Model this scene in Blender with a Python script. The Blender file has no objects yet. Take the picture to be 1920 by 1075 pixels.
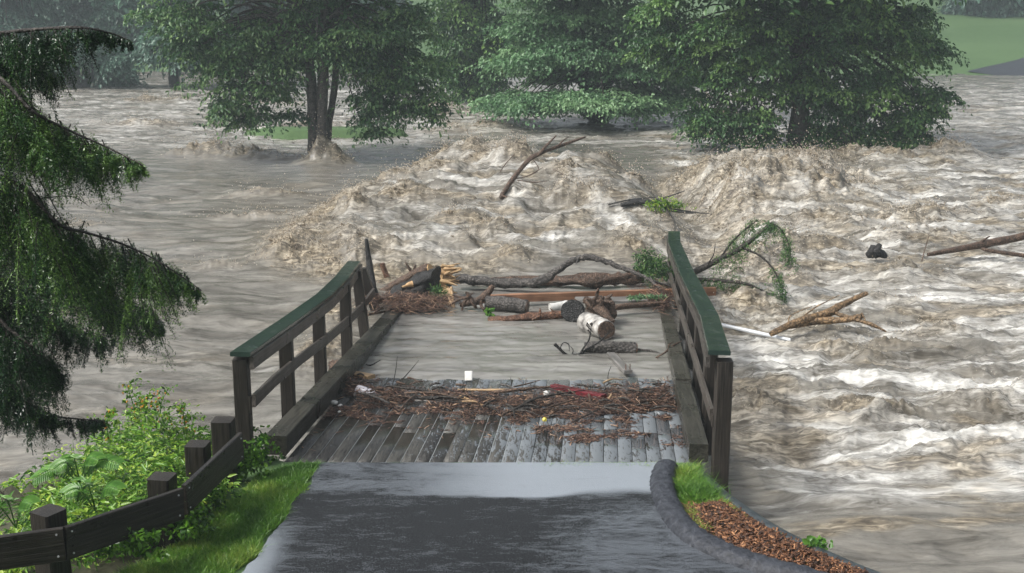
import bpy, math, random
import numpy as np
from mathutils import Vector, Matrix

S = bpy.context.scene
R = math.radians
# ------------------------------------------------------------------ camera, world, light, exposure
FPX = 2340.0; PITCH = R(13.4); CAMZ = 5.1
cd = bpy.data.cameras.new("camera"); cam = bpy.data.objects.new("camera", cd)
S.collection.objects.link(cam)
cam.location = (0, 0, CAMZ); cam.rotation_euler = (math.pi/2 - PITCH, 0, 0)
cd.sensor_width = 36; cd.lens = FPX/1920*36; cd.clip_start = 0.1; cd.clip_end = 1000
S.camera = cam
wd = bpy.data.worlds.new("World"); S.world = wd; wd.use_nodes = True
nt = wd.node_tree; bg = nt.nodes["Background"]
sky = nt.nodes.new("ShaderNodeTexSky"); sky.sky_type = 'NISHITA'; sky.sun_disc = False
SUN_EL, SUN_AZ = R(50), R(-112)
sky.sun_elevation = SUN_EL; sky.sun_rotation = SUN_AZ
sky.air_density = 1.0; sky.dust_density = 6.0; sky.ozone_density = 1.0
hs = nt.nodes.new("ShaderNodeHueSaturation"); hs.inputs['Saturation'].default_value = 0.35
nt.links.new(sky.outputs[0], hs.inputs['Color']); nt.links.new(hs.outputs[0], bg.inputs[0])
bg.inputs[1].default_value = 0.145
sd = bpy.data.lights.new("sun", 'SUN'); sd.energy = 2.0; sd.angle = R(12); sd.color = (1, .97, .92)
sun = bpy.data.objects.new("sun", sd); S.collection.objects.link(sun)
dirv = Vector((math.sin(SUN_AZ)*math.cos(SUN_EL), math.cos(SUN_AZ)*math.cos(SUN_EL), math.sin(SUN_EL)))
sun.rotation_euler = dirv.to_track_quat('Z', 'Y').to_euler()
S.view_settings.view_transform = 'Standard'; S.view_settings.look = 'None'
S.view_settings.exposure = 0.55; S.view_settings.gamma = 1.0
S.cycles.use_denoising = True; S.cycles.max_bounces = 6; S.cycles.transparent_max_bounces = 4
S.cycles.volume_bounces = 0; S.cycles.caustics_reflective = False; S.cycles.caustics_refractive = False

# ------------------------------------------------------------------ helpers
rng = np.random.default_rng(7); rnd = random.Random(11)
CP, SP = math.cos(PITCH), math.sin(PITCH)
def ray(px, py):
    u = (px-960)/FPX; v = (537.5-py)/FPX
    return u, CP+v*SP, -SP+v*CP
def at(px, py, Y):
    u, y, z = ray(px, py); t = Y/y
    return Vector((u*t, Y, CAMZ+z*t))
def gz(px, py, z=0.0):
    u, y, zz = ray(px, py); t = (z-CAMZ)/zz
    return Vector((u*t, y*t, z))
def gznp(px, py, z):
    u = (px-960)/FPX; v = (537.5-py)/FPX
    t = (z-CAMZ)/(-SP+v*CP)
    return np.stack([u*t, (CP+v*SP)*t, np.full_like(t, 1.0)*z], 1)
def link(o): S.collection.objects.link(o); return o
def tag(o, label=None, cat=None, group=None, kind=None):
    if label: o["label"] = label
    if cat: o["category"] = cat
    if group: o["group"] = group
    if kind: o["kind"] = kind
    return o
def empty(name, loc, label, cat, group=None):
    o = bpy.data.objects.new(name, None); o.location = loc; o.empty_display_size = .2
    return tag(link(o), label, cat, group)
def npmesh(name, V, F, mat, parent=None, attrs=None, smooth=False, org=None):
    """V (N,3) in world space, F a list of int arrays (M,k)"""
    V = np.asarray(V, dtype=np.float32)
    if parent is not None:
        o0 = np.array(parent.location, dtype=np.float32)
        pp = parent.parent
        if pp is not None: o0 = o0 + np.array(pp.location, dtype=np.float32)
    elif org is not None: o0 = np.array(org, dtype=np.float32)
    else: o0 = np.zeros(3, dtype=np.float32)
    V = V - o0
    if not isinstance(F, list): F = [F]
    me = bpy.data.meshes.new(name)
    me.vertices.add(len(V)); me.vertices.foreach_set("co", V.ravel())
    tot = np.concatenate([np.full(len(f), f.shape[1], dtype=np.int32) for f in F])
    idx = np.concatenate([f.ravel() for f in F]).astype(np.int32)
    me.loops.add(len(idx)); me.loops.foreach_set("vertex_index", idx)
    me.polygons.add(len(tot))
    st = np.concatenate([[0], np.cumsum(tot)[:-1]]).astype(np.int32)
    me.polygons.foreach_set("loop_start", st)
    if smooth: me.polygons.foreach_set("use_smooth", np.ones(len(tot), dtype=bool))
    for k, a in (attrs or {}).items():
        at_ = me.attributes.new(k, 'FLOAT', 'POINT'); at_.data.foreach_set("value", np.asarray(a, dtype=np.float32))
    me.update(calc_edges=True); me.validate()
    me.materials.append(mat)
    o = bpy.data.objects.new(name, me); link(o)
    if parent is not None: o.parent = parent
    elif org is not None: o.location = org
    return o
class MB:
    def __init__(s): s.V = []; s.F = {3: [], 4: []}; s.n = 0; s.T = []
    def add(s, V, F, t=.5):
        V = np.asarray(V, float)
        for f in F:
            s.F[len(f)].append([i+s.n for i in f])
        s.V.append(V); s.n += len(V); s.T.append(np.full(len(V), t))
    def build(s, name, mat, parent=None, smooth=False, org=None):
        F = [np.array(f) for k, f in s.F.items() if f]
        return npmesh(name, np.concatenate(s.V), F, mat, parent, {'tint': np.concatenate(s.T)}, smooth, org)
# ---- noise
def _g(ix, iy, seed):
    h = (ix*374761393 + iy*668265263 + seed*974634777) & 0xffffffff
    h = ((h ^ (h >> 13))*1274126177) & 0xffffffff
    h = (h ^ (h >> 16)) & 1023
    return h
_ang = np.linspace(0, 2*np.pi, 1024, endpoint=False); _cx = np.cos(_ang); _cy = np.sin(_ang)
def perlin(x, y, seed=0):
    x = np.asarray(x, float); y = np.asarray(y, float)
    x0 = np.floor(x).astype(np.int64); y0 = np.floor(y).astype(np.int64)
    fx = x-x0; fy = y-y0
    u = fx*fx*fx*(fx*(fx*6-15)+10); v = fy*fy*fy*(fy*(fy*6-15)+10)
    def d(i, j):
        h = _g(x0+i, y0+j, seed); return _cx[h]*(fx-i)+_cy[h]*(fy-j)
    a = d(0, 0); b = d(1, 0); c = d(0, 1); e = d(1, 1)
    return ((a+(b-a)*u)*(1-v)+(c+(e-c)*u)*v)*1.5
def fbm(x, y, o=4, seed=0, g=.5):
    s = 0; a = 1; t = 0
    for i in range(o):
        s = s+a*perlin(x*2**i, y*2**i, seed+i*17); t += a; a *= g
    return s/t
def ridged(x, y, o=4, seed=0, g=.55):
    s = 0; a = 1; t = 0
    for i in range(o):
        s = s+a*(1-2*np.abs(perlin(x*2**i, y*2**i, seed+i*31))); t += a; a *= g
    return s/t
def ss(a, b, x):
    t = np.clip((x-a)/(b-a), 0, 1); return t*t*(3-2*t)
def sdpoly(x, y, P):
    """signed distance, negative inside"""
    d = np.full(x.shape, 1e9); ins = np.zeros(x.shape, bool); n = len(P)
    for i in range(n):
        ax, ay = P[i]; bx, by = P[(i+1) % n]
        ex, ey = bx-ax, by-ay
        t = np.clip(((x-ax)*ex+(y-ay)*ey)/(ex*ex+ey*ey), 0, 1)
        d = np.minimum(d, (x-ax-t*ex)**2+(y-ay-t*ey)**2)
        c = ((ay > y) != (by > y)) & (x < ex*(y-ay)/(ey if ey else 1e-9)+ax)
        ins ^= c
    d = np.sqrt(d); return np.where(ins, -d, d)
# ---- materials
def nodes(mat): return mat.node_tree.nodes, mat.node_tree.links
def ramp(N, L, src, stops):
    r = N.new("ShaderNodeValToRGB"); e = r.color_ramp.elements
    while len(e) < len(stops): e.new(.5)
    for k, (p, c) in enumerate(stops):
        e[k].position = p; e[k].color = (*c, 1) if len(c) == 3 else c
    L.new(src, r.inputs[0]); return r.outputs[0]
def noise(N, L, vec, scale, detail=5, rough=.6, dist=0.0, stretch=None):
    n = N.new("ShaderNodeTexNoise"); n.inputs['Scale'].default_value = scale
    n.inputs['Detail'].default_value = detail; n.inputs['Roughness'].default_value = rough
    n.inputs['Distortion'].default_value = dist
    if stretch:
        m = N.new("ShaderNodeMapping"); m.inputs['Scale'].default_value = stretch
        L.new(vec, m.inputs[0]); vec = m.outputs[0]
    L.new(vec, n.inputs['Vector']); return n.outputs['Fac']
def mixc(N, L, f, a, b, mode='MIX'):
    m = N.new("ShaderNodeMix"); m.data_type = 'RGBA'; m.blend_type = mode
    for s, i in ((f, 0), (a, 6), (b, 7)):
        if isinstance(s, (int, float)): m.inputs[i].default_value = s
        elif isinstance(s, tuple): m.inputs[i].default_value = (*s, 1)
        else: L.new(s, m.inputs[i])
    return m.outputs[2]
def attr(N, name):
    a = N.new("ShaderNodeAttribute"); a.attribute_name = name; return a.outputs['Fac']
def bump(N, L, h, st, dist, prev=None):
    b = N.new("ShaderNodeBump"); b.inputs['Strength'].default_value = st; b.inputs['Distance'].default_value = dist
    L.new(h, b.inputs['Height'])
    if prev is not None: L.new(prev, b.inputs['Normal'])
    return b.outputs[0]
def newmat(name):
    m = bpy.data.materials.new(name); m.use_nodes = True
    N, L = nodes(m); p = N["Principled BSDF"]; tc = N.new("ShaderNodeTexCoord").outputs['Object']
    return m, N, L, p, tc
def wood(name, c1, c2, rough=.4, grain=(1.2, 22, 22), bs=.5, bd=.01, tint=True, iso=None, coat=0):
    m, N, L, p, tc = newmat(name)
    n1 = noise(N, L, tc, 2.0, 6, .65, .6, grain)
    n2 = noise(N, L, tc, 1.7, 4, .6)
    col = ramp(N, L, n1, [(.3, c1), (.7, c2)])
    dk = ramp(N, L, n2, [(.35, (.55, .55, .55)), (.65, (1.15, 1.15, 1.15))])
    col = mixc(N, L, 1.0, col, dk, 'MULTIPLY')
    if tint:
        tr = ramp(N, L, attr(N, 'tint'), [(0, (.55, .55, .55)), (1, (1.5, 1.45, 1.4))])
        col = mixc(N, L, 1.0, col, tr, 'MULTIPLY')
    L.new(col, p.inputs['Base Color'])
    rr = ramp(N, L, n2, [(.3, (rough*.5,)*3), (.7, (min(1, rough*1.4),)*3)]); L.new(rr, p.inputs['Roughness'])
    L.new(bump(N, L, n1, bs, bd), p.inputs['Normal'])
    p.inputs['Specular IOR Level'].default_value = .3
    if coat: p.inputs['Coat Weight'].default_value = coat; p.inputs['Coat Roughness'].default_value = .15
    return m
def plain(name, c1, c2, rough=.6, scale=8, bs=.4, bd=.01, spec=.5):
    m, N, L, p, tc = newmat(name)
    n = noise(N, L, tc, scale, 6, .6)
    L.new(ramp(N, L, n, [(.3, c1), (.7, c2)]), p.inputs['Base Color'])
    p.inputs['Roughness'].default_value = rough; p.inputs['Specular IOR Level'].default_value = spec
    L.new(bump(N, L, n, bs, bd), p.inputs['Normal'])
    return m
def barkmat(name, c1, c2, rough=.5, scale=9, bd=.03):
    m, N, L, p, tc = newmat(name)
    n = noise(N, L, tc, scale, 7, .7); n3 = noise(N, L, tc, scale*3, 4, .7)
    v = N.new("ShaderNodeTexVoronoi"); v.feature = 'DISTANCE_TO_EDGE'; v.inputs['Scale'].default_value = scale*2.2; L.new(tc, v.inputs['Vector'])
    vd = ramp(N, L, v.outputs[0], [(0, (.25,)*3), (.12, (1,)*3)])
    c = ramp(N, L, n, [(.3, c1), (.55, tuple((a+b)/2 for a, b in zip(c1, c2))), (.72, c2)])
    c = mixc(N, L, 1.0, c, vd, 'MULTIPLY'); c = mixc(N, L, 1.0, c, ramp(N, L, n3, [(.3, (.5,)*3), (.7, (1.5,)*3)]), 'MULTIPLY')
    L.new(c, p.inputs['Base Color']); p.inputs['Roughness'].default_value = rough; p.inputs['Specular IOR Level'].default_value = .4
    b0 = bump(N, L, v.outputs[0], .8, bd); L.new(bump(N, L, n, .9, bd, b0), p.inputs['Normal'])
    return m
def leafmat(name, c1, c2, c3, rough=.4, tr=.3):
    m, N, L, p, tc = newmat(name)
    col = ramp(N, L, attr(N, 'tint'), [(0, c1), (.5, c2), (1, c3)])
    L.new(col, p.inputs['Base Color']); p.inputs['Roughness'].default_value = rough
    t = N.new("ShaderNodeBsdfTranslucent"); L.new(col, t.inputs[0])
    ms = N.new("ShaderNodeMixShader"); ms.inputs[0].default_value = tr
    L.new(p.outputs[0], ms.inputs[1]); L.new(t.outputs[0], ms.inputs[2])
    L.new(ms.outputs[0], N["Material Output"].inputs[0])
    return m
M = {}
M['bark'] = barkmat('bark', (.012, .010, .008), (.085, .072, .06), .55, 9, .04)
M['bark_grey'] = barkmat('bark_grey', (.028, .024, .022), (.17, .155, .14), .5, 9, .04)
M['bark_brown'] = barkmat('bark_brown', (.03, .018, .012), (.22, .14, .095), .5, 12, .03)
M['bark_red'] = barkmat('bark_red', (.06, .026, .015), (.30, .155, .09), .5, 12, .03)
M['bark_black'] = barkmat('bark_black', (.006, .006, .006), (.05, .048, .046), .35, 14, .03)
M['birch'] = plain('birch_bark', (.05, .045, .04), (.62, .60, .56), .5, 9, .8, .02)
M['fresh'] = wood('splintered_wood', (.32, .18, .08), (.62, .45, .25), .6, (3, 14, 14), .9, .02, False)
M['tan'] = wood('pale_cut_wood', (.32, .2, .1), (.55, .4, .24), .5, (1.2, 16, 16), .4, .006, False)
M['timber'] = wood('brown_timber', (.17, .08, .045), (.36, .20, .12), .4, (.8, 20, 20), .4, .006, False)
M['greywood'] = wood('weathered_grey_wood', (.10, .095, .09), (.26, .25, .235), .4, (1, 22, 22), .7, .008, False)
M['post'] = wood('dark_wet_post_wood', (.006, .0055, .005), (.062, .054, .047), .42, (1.0, 26, 26), .8, .012)
M['rail'] = wood('rail_board_wood', (.018, .016, .014), (.12, .108, .098), .38, (.9, 26, 26), .7, .01)
M['curb'] = wood('curb_timber', (.012, .012, .010), (.07, .068, .056), .32, (.9, 22, 22), .8, .012)
M['board'] = wood('guard_board_wood', (.006, .005, .004), (.044, .038, .032), .35, (.7, 15, 15), .9, .012)
M['peeling'] = barkmat('peeling_bark', (.025, .018, .013), (.50, .32, .16), .5, 7, .03)
M['steel'] = plain('galvanised_bolt', (.45, .46, .48), (.6, .6, .62), .3, 20)
M['white'] = plain('white_foam', (.42, .41, .38), (.66, .66, .64), .5, 9, .5)
M['pipe'] = plain('pale_pipe', (.62, .66, .7), (.75, .78, .8), .25, 5, .1)
M['red'] = wood('red_painted_wood', (.09, .012, .018), (.19, .03, .038), .3, (1, 12, 12), .4, .004, False)
M['yellow'] = plain('yellow_plastic', (.6, .5, .05), (.7, .6, .1), .35, 10)

# green cap of the handrail: paint worn at its edges and joints
m, N, L, p, tc = newmat('green_cap_paint'); M['cap'] = m
n1 = noise(N, L, tc, 1.6, 5, .6, .4, (.8, 4, 4)); n2 = noise(N, L, tc, 5, 3, .5)
c = ramp(N, L, n1, [(.3, (.011, .024, .019)), (.62, (.020, .038, .030)), (.85, (.07, .09, .08))])
L.new(c, p.inputs['Base Color']); L.new(ramp(N, L, n2, [(.3, (.10,)*3), (.7, (.28,)*3)]), p.inputs['Roughness'])
L.new(bump(N, L, n1, .05, .002), p.inputs['Normal'])

# deck boards, dark wet wood with silty water lying in patches
m, N, L, p, tc = newmat('wet_deck_boards'); M['deck'] = m
g1 = noise(N, L, tc, 2.2, 8, .7, .7, (16, 1.1, 16)); g2 = noise(N, L, tc, 1.1, 5, .6, .3); g3 = noise(N, L, tc, 3.0, 6, .7, .8, (5, 1.2, 5))
c = ramp(N, L, g1, [(.32, (.006, .006, .0055)), (.66, (.058, .056, .050))])
c = mixc(N, L, 1.0, c, ramp(N, L, attr(N, 'tint'), [(0, (.6, .6, .6)), (1, (1.5, 1.5, 1.45))]), 'MULTIPLY')
ma = N.new("ShaderNodeMath"); ma.operation = 'MULTIPLY_ADD'; L.new(attr(N, 'wet'), ma.inputs[0]); ma.inputs[1].default_value = .50; L.new(g3, ma.inputs[2])
mb = N.new("ShaderNodeMath"); mb.operation = 'MULTIPLY_ADD'; L.new(g1, mb.inputs[0]); mb.inputs[1].default_value = -.75; L.new(ma.outputs[0], mb.inputs[2])
pud = ramp(N, L, mb.outputs[0], [(.43, (0,)*3), (.53, (1,)*3)])
c = mixc(N, L, pud, c, (.14, .157, .17))
L.new(c, p.inputs['Base Color']); L.new(ramp(N, L, pud, [(0, (.22,)*3), (1, (.03,)*3)]), p.inputs['Roughness'])
bn = N.new("ShaderNodeBump"); bn.inputs['Distance'].default_value = .012; L.new(g1, bn.inputs['Height'])
iv = N.new("ShaderNodeMath"); iv.operation = 'SUBTRACT'; iv.inputs[0].default_value = .9; L.new(pud, iv.inputs[1]); L.new(iv.outputs[0], bn.inputs['Strength'])
L.new(bn.outputs[0], p.inputs['Normal'])

# wet asphalt: wet attribute = silt film plus sky sheen painted pale
m, N, L, p, tc = newmat('wet_asphalt'); M['asphalt'] = m
a1 = noise(N, L, tc, 90, 3, .6); a2 = noise(N, L, tc, 2.0, 9, .8, .5, (1, 2.6, 1)); a3 = noise(N, L, tc, 20, 6, .75, 0, (.4, 1.6, 1))
c = ramp(N, L, a1, [(.3, (.006, .007, .008)), (.7, (.042, .045, .049))])
ad = N.new("ShaderNodeMath"); ad.operation = 'ADD'; L.new(attr(N, 'wet'), ad.inputs[0]); L.new(a2, ad.inputs[1])
ae = N.new("ShaderNodeMath"); ae.operation = 'MULTIPLY_ADD'; L.new(a3, ae.inputs[0]); ae.inputs[1].default_value = .6; L.new(ad.outputs[0], ae.inputs[2])
af = N.new("ShaderNodeMath"); af.operation = 'MULTIPLY_ADD'; L.new(a1, af.inputs[0]); af.inputs[1].default_value = .6; L.new(ae.outputs[0], af.inputs[2])
ag = N.new('ShaderNodeMath'); ag.operation = 'MULTIPLY'; ag.inputs[1].default_value = .5; L.new(af.outputs[0], ag.inputs[0])
pud = ramp(N, L, ag.outputs[0], [(.515, (0,)*3), (.60, (.8,)*3), (.70, (1,)*3)])
c = mixc(N, L, pud, c, ramp(N, L, attr(N, 'wet'), [(.1, (.10, .112, .128)), (.4, (.25, .28, .315))])); L.new(c, p.inputs['Base Color'])  # pale grey of reflected sky mixed into the puddle colour
L.new(ramp(N, L, pud, [(0, (.55,)*3), (1, (.10,)*3)]), p.inputs['Roughness'])
L.new(ramp(N, L, pud, [(0, (.06,)*3), (1, (.6,)*3)]), p.inputs['Specular IOR Level'])
b1 = bump(N, L, a1, .5, .008); L.new(bump(N, L, a3, .12, .01, b1), p.inputs['Normal'])
M['kerb'] = plain('tarred_kerb', (.016, .018, .023), (.06, .066, .08), .42, 20, 1.0, .02, .3)
M['concrete'] = plain('wet_concrete', (.02, .026, .03), (.05, .062, .066), .35, 12, .3, .006)
M['chip'] = leafmat('bark_chips', (.02, .009, .005), (.16, .065, .026), (.48, .25, .12), .6, 0)
M['litter'] = leafmat('bark_litter', (.014, .008, .006), (.125, .062, .04), (.52, .35, .22), .5, 0)

# ground: turf / soil
m, N, L, p, tc = newmat('turf_and_soil'); M['ground'] = m
q1 = noise(N, L, tc, 6, 7, .7); q2 = noise(N, L, tc, .12, 5, .6)
gr = ramp(N, L, q1, [(.3, (.03, .07, .018)), (.7, (.07, .14, .04))]); so = ramp(N, L, q1, [(.3, (.03, .022, .015)), (.7, (.08, .06, .04))])
gr = mixc(N, L, ramp(N, L, q2, [(.4, (0,)*3), (.6, (.5,)*3)]), gr, (.08, .145, .05))
L.new(mixc(N, L, attr(N, 'soil'), gr, so), p.inputs['Base Color']); p.inputs['Roughness'].default_value = .8
L.new(bump(N, L, q1, .6, .03), p.inputs['Normal'])

# muddy flood water
m, N, L, p, tc = newmat('muddy_water'); M['water'] = m
wa = noise(N, L, tc, 1.6, 7, .66, 1.2, (.5, 1.9, 1)); wb = noise(N, L, tc, 7, 6, .7, 1.2, (.4, 1.6, 1))
base = mixc(N, L, attr(N, 'chop'), ramp(N, L, wa, [(.35, (.10, .096, .086)), (.65, (.215, .209, .19))]), ramp(N, L, wa, [(.35, (.060, .053, .041)), (.62, (.235, .222, .192))]))
fo = N.new("ShaderNodeMath"); fo.operation = 'MULTIPLY_ADD'; L.new(wb, fo.inputs[0]); fo.inputs[1].default_value = 1.4; fo.inputs[2].default_value = -.70
fq = N.new('ShaderNodeMath'); fq.operation = 'MULTIPLY'; L.new(fo.outputs[0], fq.inputs[0]); L.new(attr(N, 'chop'), fq.inputs[1])
fp = N.new("ShaderNodeMath"); fp.operation = 'ADD'; fp.use_clamp = True; L.new(fq.outputs[0], fp.inputs[0]); L.new(attr(N, 'foam'), fp.inputs[1])
fm = ramp(N, L, fp.outputs[0], [(.30, (0,)*3), (.62, (.45,)*3), (.9, (1,)*3)])
c = mixc(N, L, fm, base, (.68, .675, .64))  # this pale tone serves foam and painted sky sheen alike
c = mixc(N, L, attr(N, 'silt'), c, ramp(N, L, wb, [(.38, (.045, .034, .022)), (.5, (.18, .148, .10)), (.63, (.46, .40, .30))]))
L.new(c, p.inputs['Base Color'])
rr = N.new("ShaderNodeMath"); rr.operation = 'MULTIPLY_ADD'; L.new(fm, rr.inputs[0]); rr.inputs[1].default_value = .3; rr.inputs[2].default_value = .06
rs = N.new("ShaderNodeMath"); rs.operation = 'MULTIPLY_ADD'; L.new(attr(N, 'silt'), rs.inputs[0]); rs.inputs[1].default_value = .4; L.new(rr.outputs[0], rs.inputs[2])
L.new(rs.outputs[0], p.inputs['Roughness']); p.inputs['IOR'].default_value = 1.33
bw = N.new('ShaderNodeBump'); bw.inputs['Distance'].default_value = .05; L.new(wb, bw.inputs['Height']); bs_ = N.new('ShaderNodeMath'); bs_.operation = 'MULTIPLY_ADD'; bs_.inputs[1].default_value = .55; bs_.inputs[2].default_value = .05; L.new(attr(N, 'chop'), bs_.inputs[0]); L.new(bs_.outputs[0], bw.inputs['Strength']); L.new(bw.outputs[0], p.inputs['Normal'])
m, N, L, p, tc = newmat('water_spray'); M['spray'] = m
L.new(ramp(N, L, attr(N, 'tint'), [(0, (.17, .13, .085)), (.6, (.38, .32, .24)), (1, (.58, .53, .46))]), p.inputs['Base Color']); p.inputs['Roughness'].default_value = .5

# ------------------------------------------------------------------ bridge geometry facts
def zdeck(y): return .5-.075*(y-11.6)
def xl(y): return -2.30+.075*(y-11.6)       # deck left edge
def xr(y): return 1.78+.075*(y-11.6)        # deck right edge

# ------------------------------------------------------------------ ground sheet
LAND_R = [(1.82, 11.75), (1.95, 11.0), (2.27, 10.2), (2.58, 9.7), (2.98, 9.2), (3.8, 8.4), (5.8, 6.6), (10, 1), (60, -10), (60, -24), (-110, -24), (-110, 8), (-12, 9.2), (-7, 10.2), (-4.8, 11.1), (-3.5, 12.1), (-2.9, 12.3), (-2.3, 11.75)]
def ground_z(x, y):
    d = sdpoly(x, y, LAND_R)
    z = np.where(d < 0, .5, .5-3.2*ss(0, .9, d))
    z = z+ss(8.6, 1.5, y)*2.9*(d < 0)
    z = z+np.where(d < 0, 1, 0)*ss(-2.7, -5.5, x)*(-.25)*ss(8, 10, y)
    fb = 74+3.0*np.sin(x*.05)+np.where(x < -4, 8.0*ss(-4, -14, x), 0)   # far bank
    far = (y-fb)
    z = np.where(far > -6, np.maximum(z, -1.2+1.2*ss(-6, 0, far)+np.maximum(far, 0)*(.065+.02*ss(0, 30, x))+.3*fbm(x*.05, y*.05, 3, 5)*ss(0, 8, far)), z)
    # low turf island behind the left tree
    isl = ((x+6.6)/2.7)**2+((y-44.4)/1.0)**2
    z = np.maximum(z, .30-1.2*np.maximum(isl-1, 0))
    return z
def grid(ys, xs_fn):
    X = []; Y = []
    for y in ys:
        xx = xs_fn(y); X.append(xx); Y.append(np.full(len(xx), y))
    X = np.array(X); Y = np.array(Y); r, c = X.shape
    i = np.arange(r*c).reshape(r, c)
    F = np.stack([i[:-1, :-1], i[:-1, 1:], i[1:, 1:], i[1:, :-1]], -1).reshape(-1, 4)
    return X, Y, F
ys = np.concatenate([np.linspace(-24, 6, 20)[:-1], np.linspace(6, 14, 110)[:-1], np.geomspace(14, 168, 150)])
uu = np.linspace(-1, 1, 521)
X, Y, F = grid(ys, lambda y: 118*np.sign(uu)*(.1*np.abs(uu)+.9*np.abs(uu)**3.2))
Z = ground_z(X, Y)+.012*fbm(X*2, Y*2, 3, 9)
soil = ss(.35, .1, Z)*(Y < 40)
soil = np.maximum(soil, (X < -2.75)*(Y > 6)*(Y < 14)*.8)
tag(npmesh('ground', np.stack([X, Y, Z], -1).reshape(-1, 3), F, M['ground'], attrs={'soil': soil.ravel()}, smooth=True), 'grass and bank ground under and beyond the flood', 'ground', kind='structure')

# ------------------------------------------------------------------ flood water
MP = [(-2.9, 21.9), (-4.6, 24), (-4.8, 26), (-4.1, 30), (-2.9, 33.5), (-1.2, 35.8), (.8, 36), (3.2, 33), (3.9, 29), (4.2, 26), (3.3, 22.8), (0, 22.4)]
BLOBS = [  # x, y, rx, ry, height, silt, name
 (4.9, 33.6, 1.3, 1.1, .75, 1), (6.3, 31.4, 1.7, 1.9, 1.0, 1), (7.6, 30.5, 1.2, 1.6, .5, .9), (5.4, 29.6, 1.0, 1.5, .35, .9), (8.6, 33, 2.0, 1.2, .45, .8),
 (10.5, 38.2, 3.0, .9, .45, .9), (13.6, 38.8, .9, .7, .55, 1), (7.6, 37.4, 2.0, .7, .4, .8),
 (-9.6, 39.2, 1.1, .5, .6, 1), (-8.2, 38.6, 1.4, .5, .35, .8), (-6.6, 38.2, 1.6, .4, .2, .4),
 (-5.75, 37.35, .55, .5, .85, 1), (-5.25, 37.1, .5, .4, .45, .9),
 (-.4, 35.0, 1.3, .8, .45, 1), (-2.3, 32.6, .9, .9, .3, 1), (-3.7, 28.6, .7, 1.0, .3, 1), (-4.3, 25.2, .7, .8, .3, 1), (-4.5, 23.7, .5, .5, .3, 1),
 (-1.9, 30.0, .9, .5, .22, .9), (-2.4, 27.0, .8, .4, .2, .9), (-3.0, 23.6, .9, .5, .25, 1), (-1.0, 31.8, .7, .4, .2, .8), (2.6, 34.2, .8, .5, .35, .9),
 (2.25, 23.5, .45, .35, .38, 1), (.05, 23.0, .4, .25, .25, .9), (-.9, 23.9, .3, .2, .2, .8), (1.4, 28.0, 1.0, .3, .15, .7), (.6, 27.3, .9, .3, .12, .6),
 (4.4, 23.0, .9, 1.2, .4, 1), (5.6, 24.3, 1.6, 1.0, .35, .8), (3.9, 20.2, .7, 1.0, .3, 1), (4.5, 18.6, .7, .6, .2, .9), (3.1, 18.9, .4, .7, .2, .9),
 (3.0, 14.9, .38, .3, .22, 1), (4.35, 14.8, .5, .28, .22, 1), (5.9, 15.2, .5, .25, .15, .8), (6.9, 22.0, .9, .5, .3, .8), (8.4, 25.5, 1.0, .5, .3, .7),
 (-2.75, 17.3, .35, .9, .12, .9), (-2.8, 19.3, .3, .9, .2, 1),
 (7.2, 27.5, 1.3, .6, .3, .9), (9.6, 28.4, 1.2, .5, .25, .7), (6.2, 20.0, .6, .3, .15, .6),
 (-7.5, 47.5, 1.6, .5, .35, .7), (-14, 48, 1.5, .4, .3, .8), (-3.2, 52, 2.5, .5, .3, .5), (-11, 57, 2, .5, .3, .6), (-1.8, 46, 1.8, .5, .2, .6),
]
_rb = random.Random(77)
for _i in range(46):
    if _i < 20: _x = _rb.uniform(-3.6, 3.0); _y = _rb.uniform(23.2, 34.5)
    elif _i < 38: _y = _rb.uniform(15, 33); _x = _rb.uniform(3.3 if _y > 17 else 3.6, 3+.36*_y)
    else: _y = _rb.uniform(40, 60); _x = _rb.uniform(-18, 20)
    _s = _rb.uniform(.6, 1.5)*(1.5 if _y > 38 else 1)
    for _j in range(3): BLOBS.append((_x+_rb.uniform(-.5, .5)*_s, _y+_rb.uniform(-.3, .3), .32*_s*_rb.uniform(.7, 1.5), .17*_s*_rb.uniform(.7, 1.6), _rb.uniform(.10, .27), _rb.uniform(.6, 1)))
for _i in range(16): BLOBS.append((-_rb.uniform(5, 14), _rb.uniform(17, 37), _rb.uniform(.7, 1.6), _rb.uniform(.12, .25), _rb.uniform(.07, .17), _rb.uniform(.3, .7)))
def y_big(a, b): return a*b > .8
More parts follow.
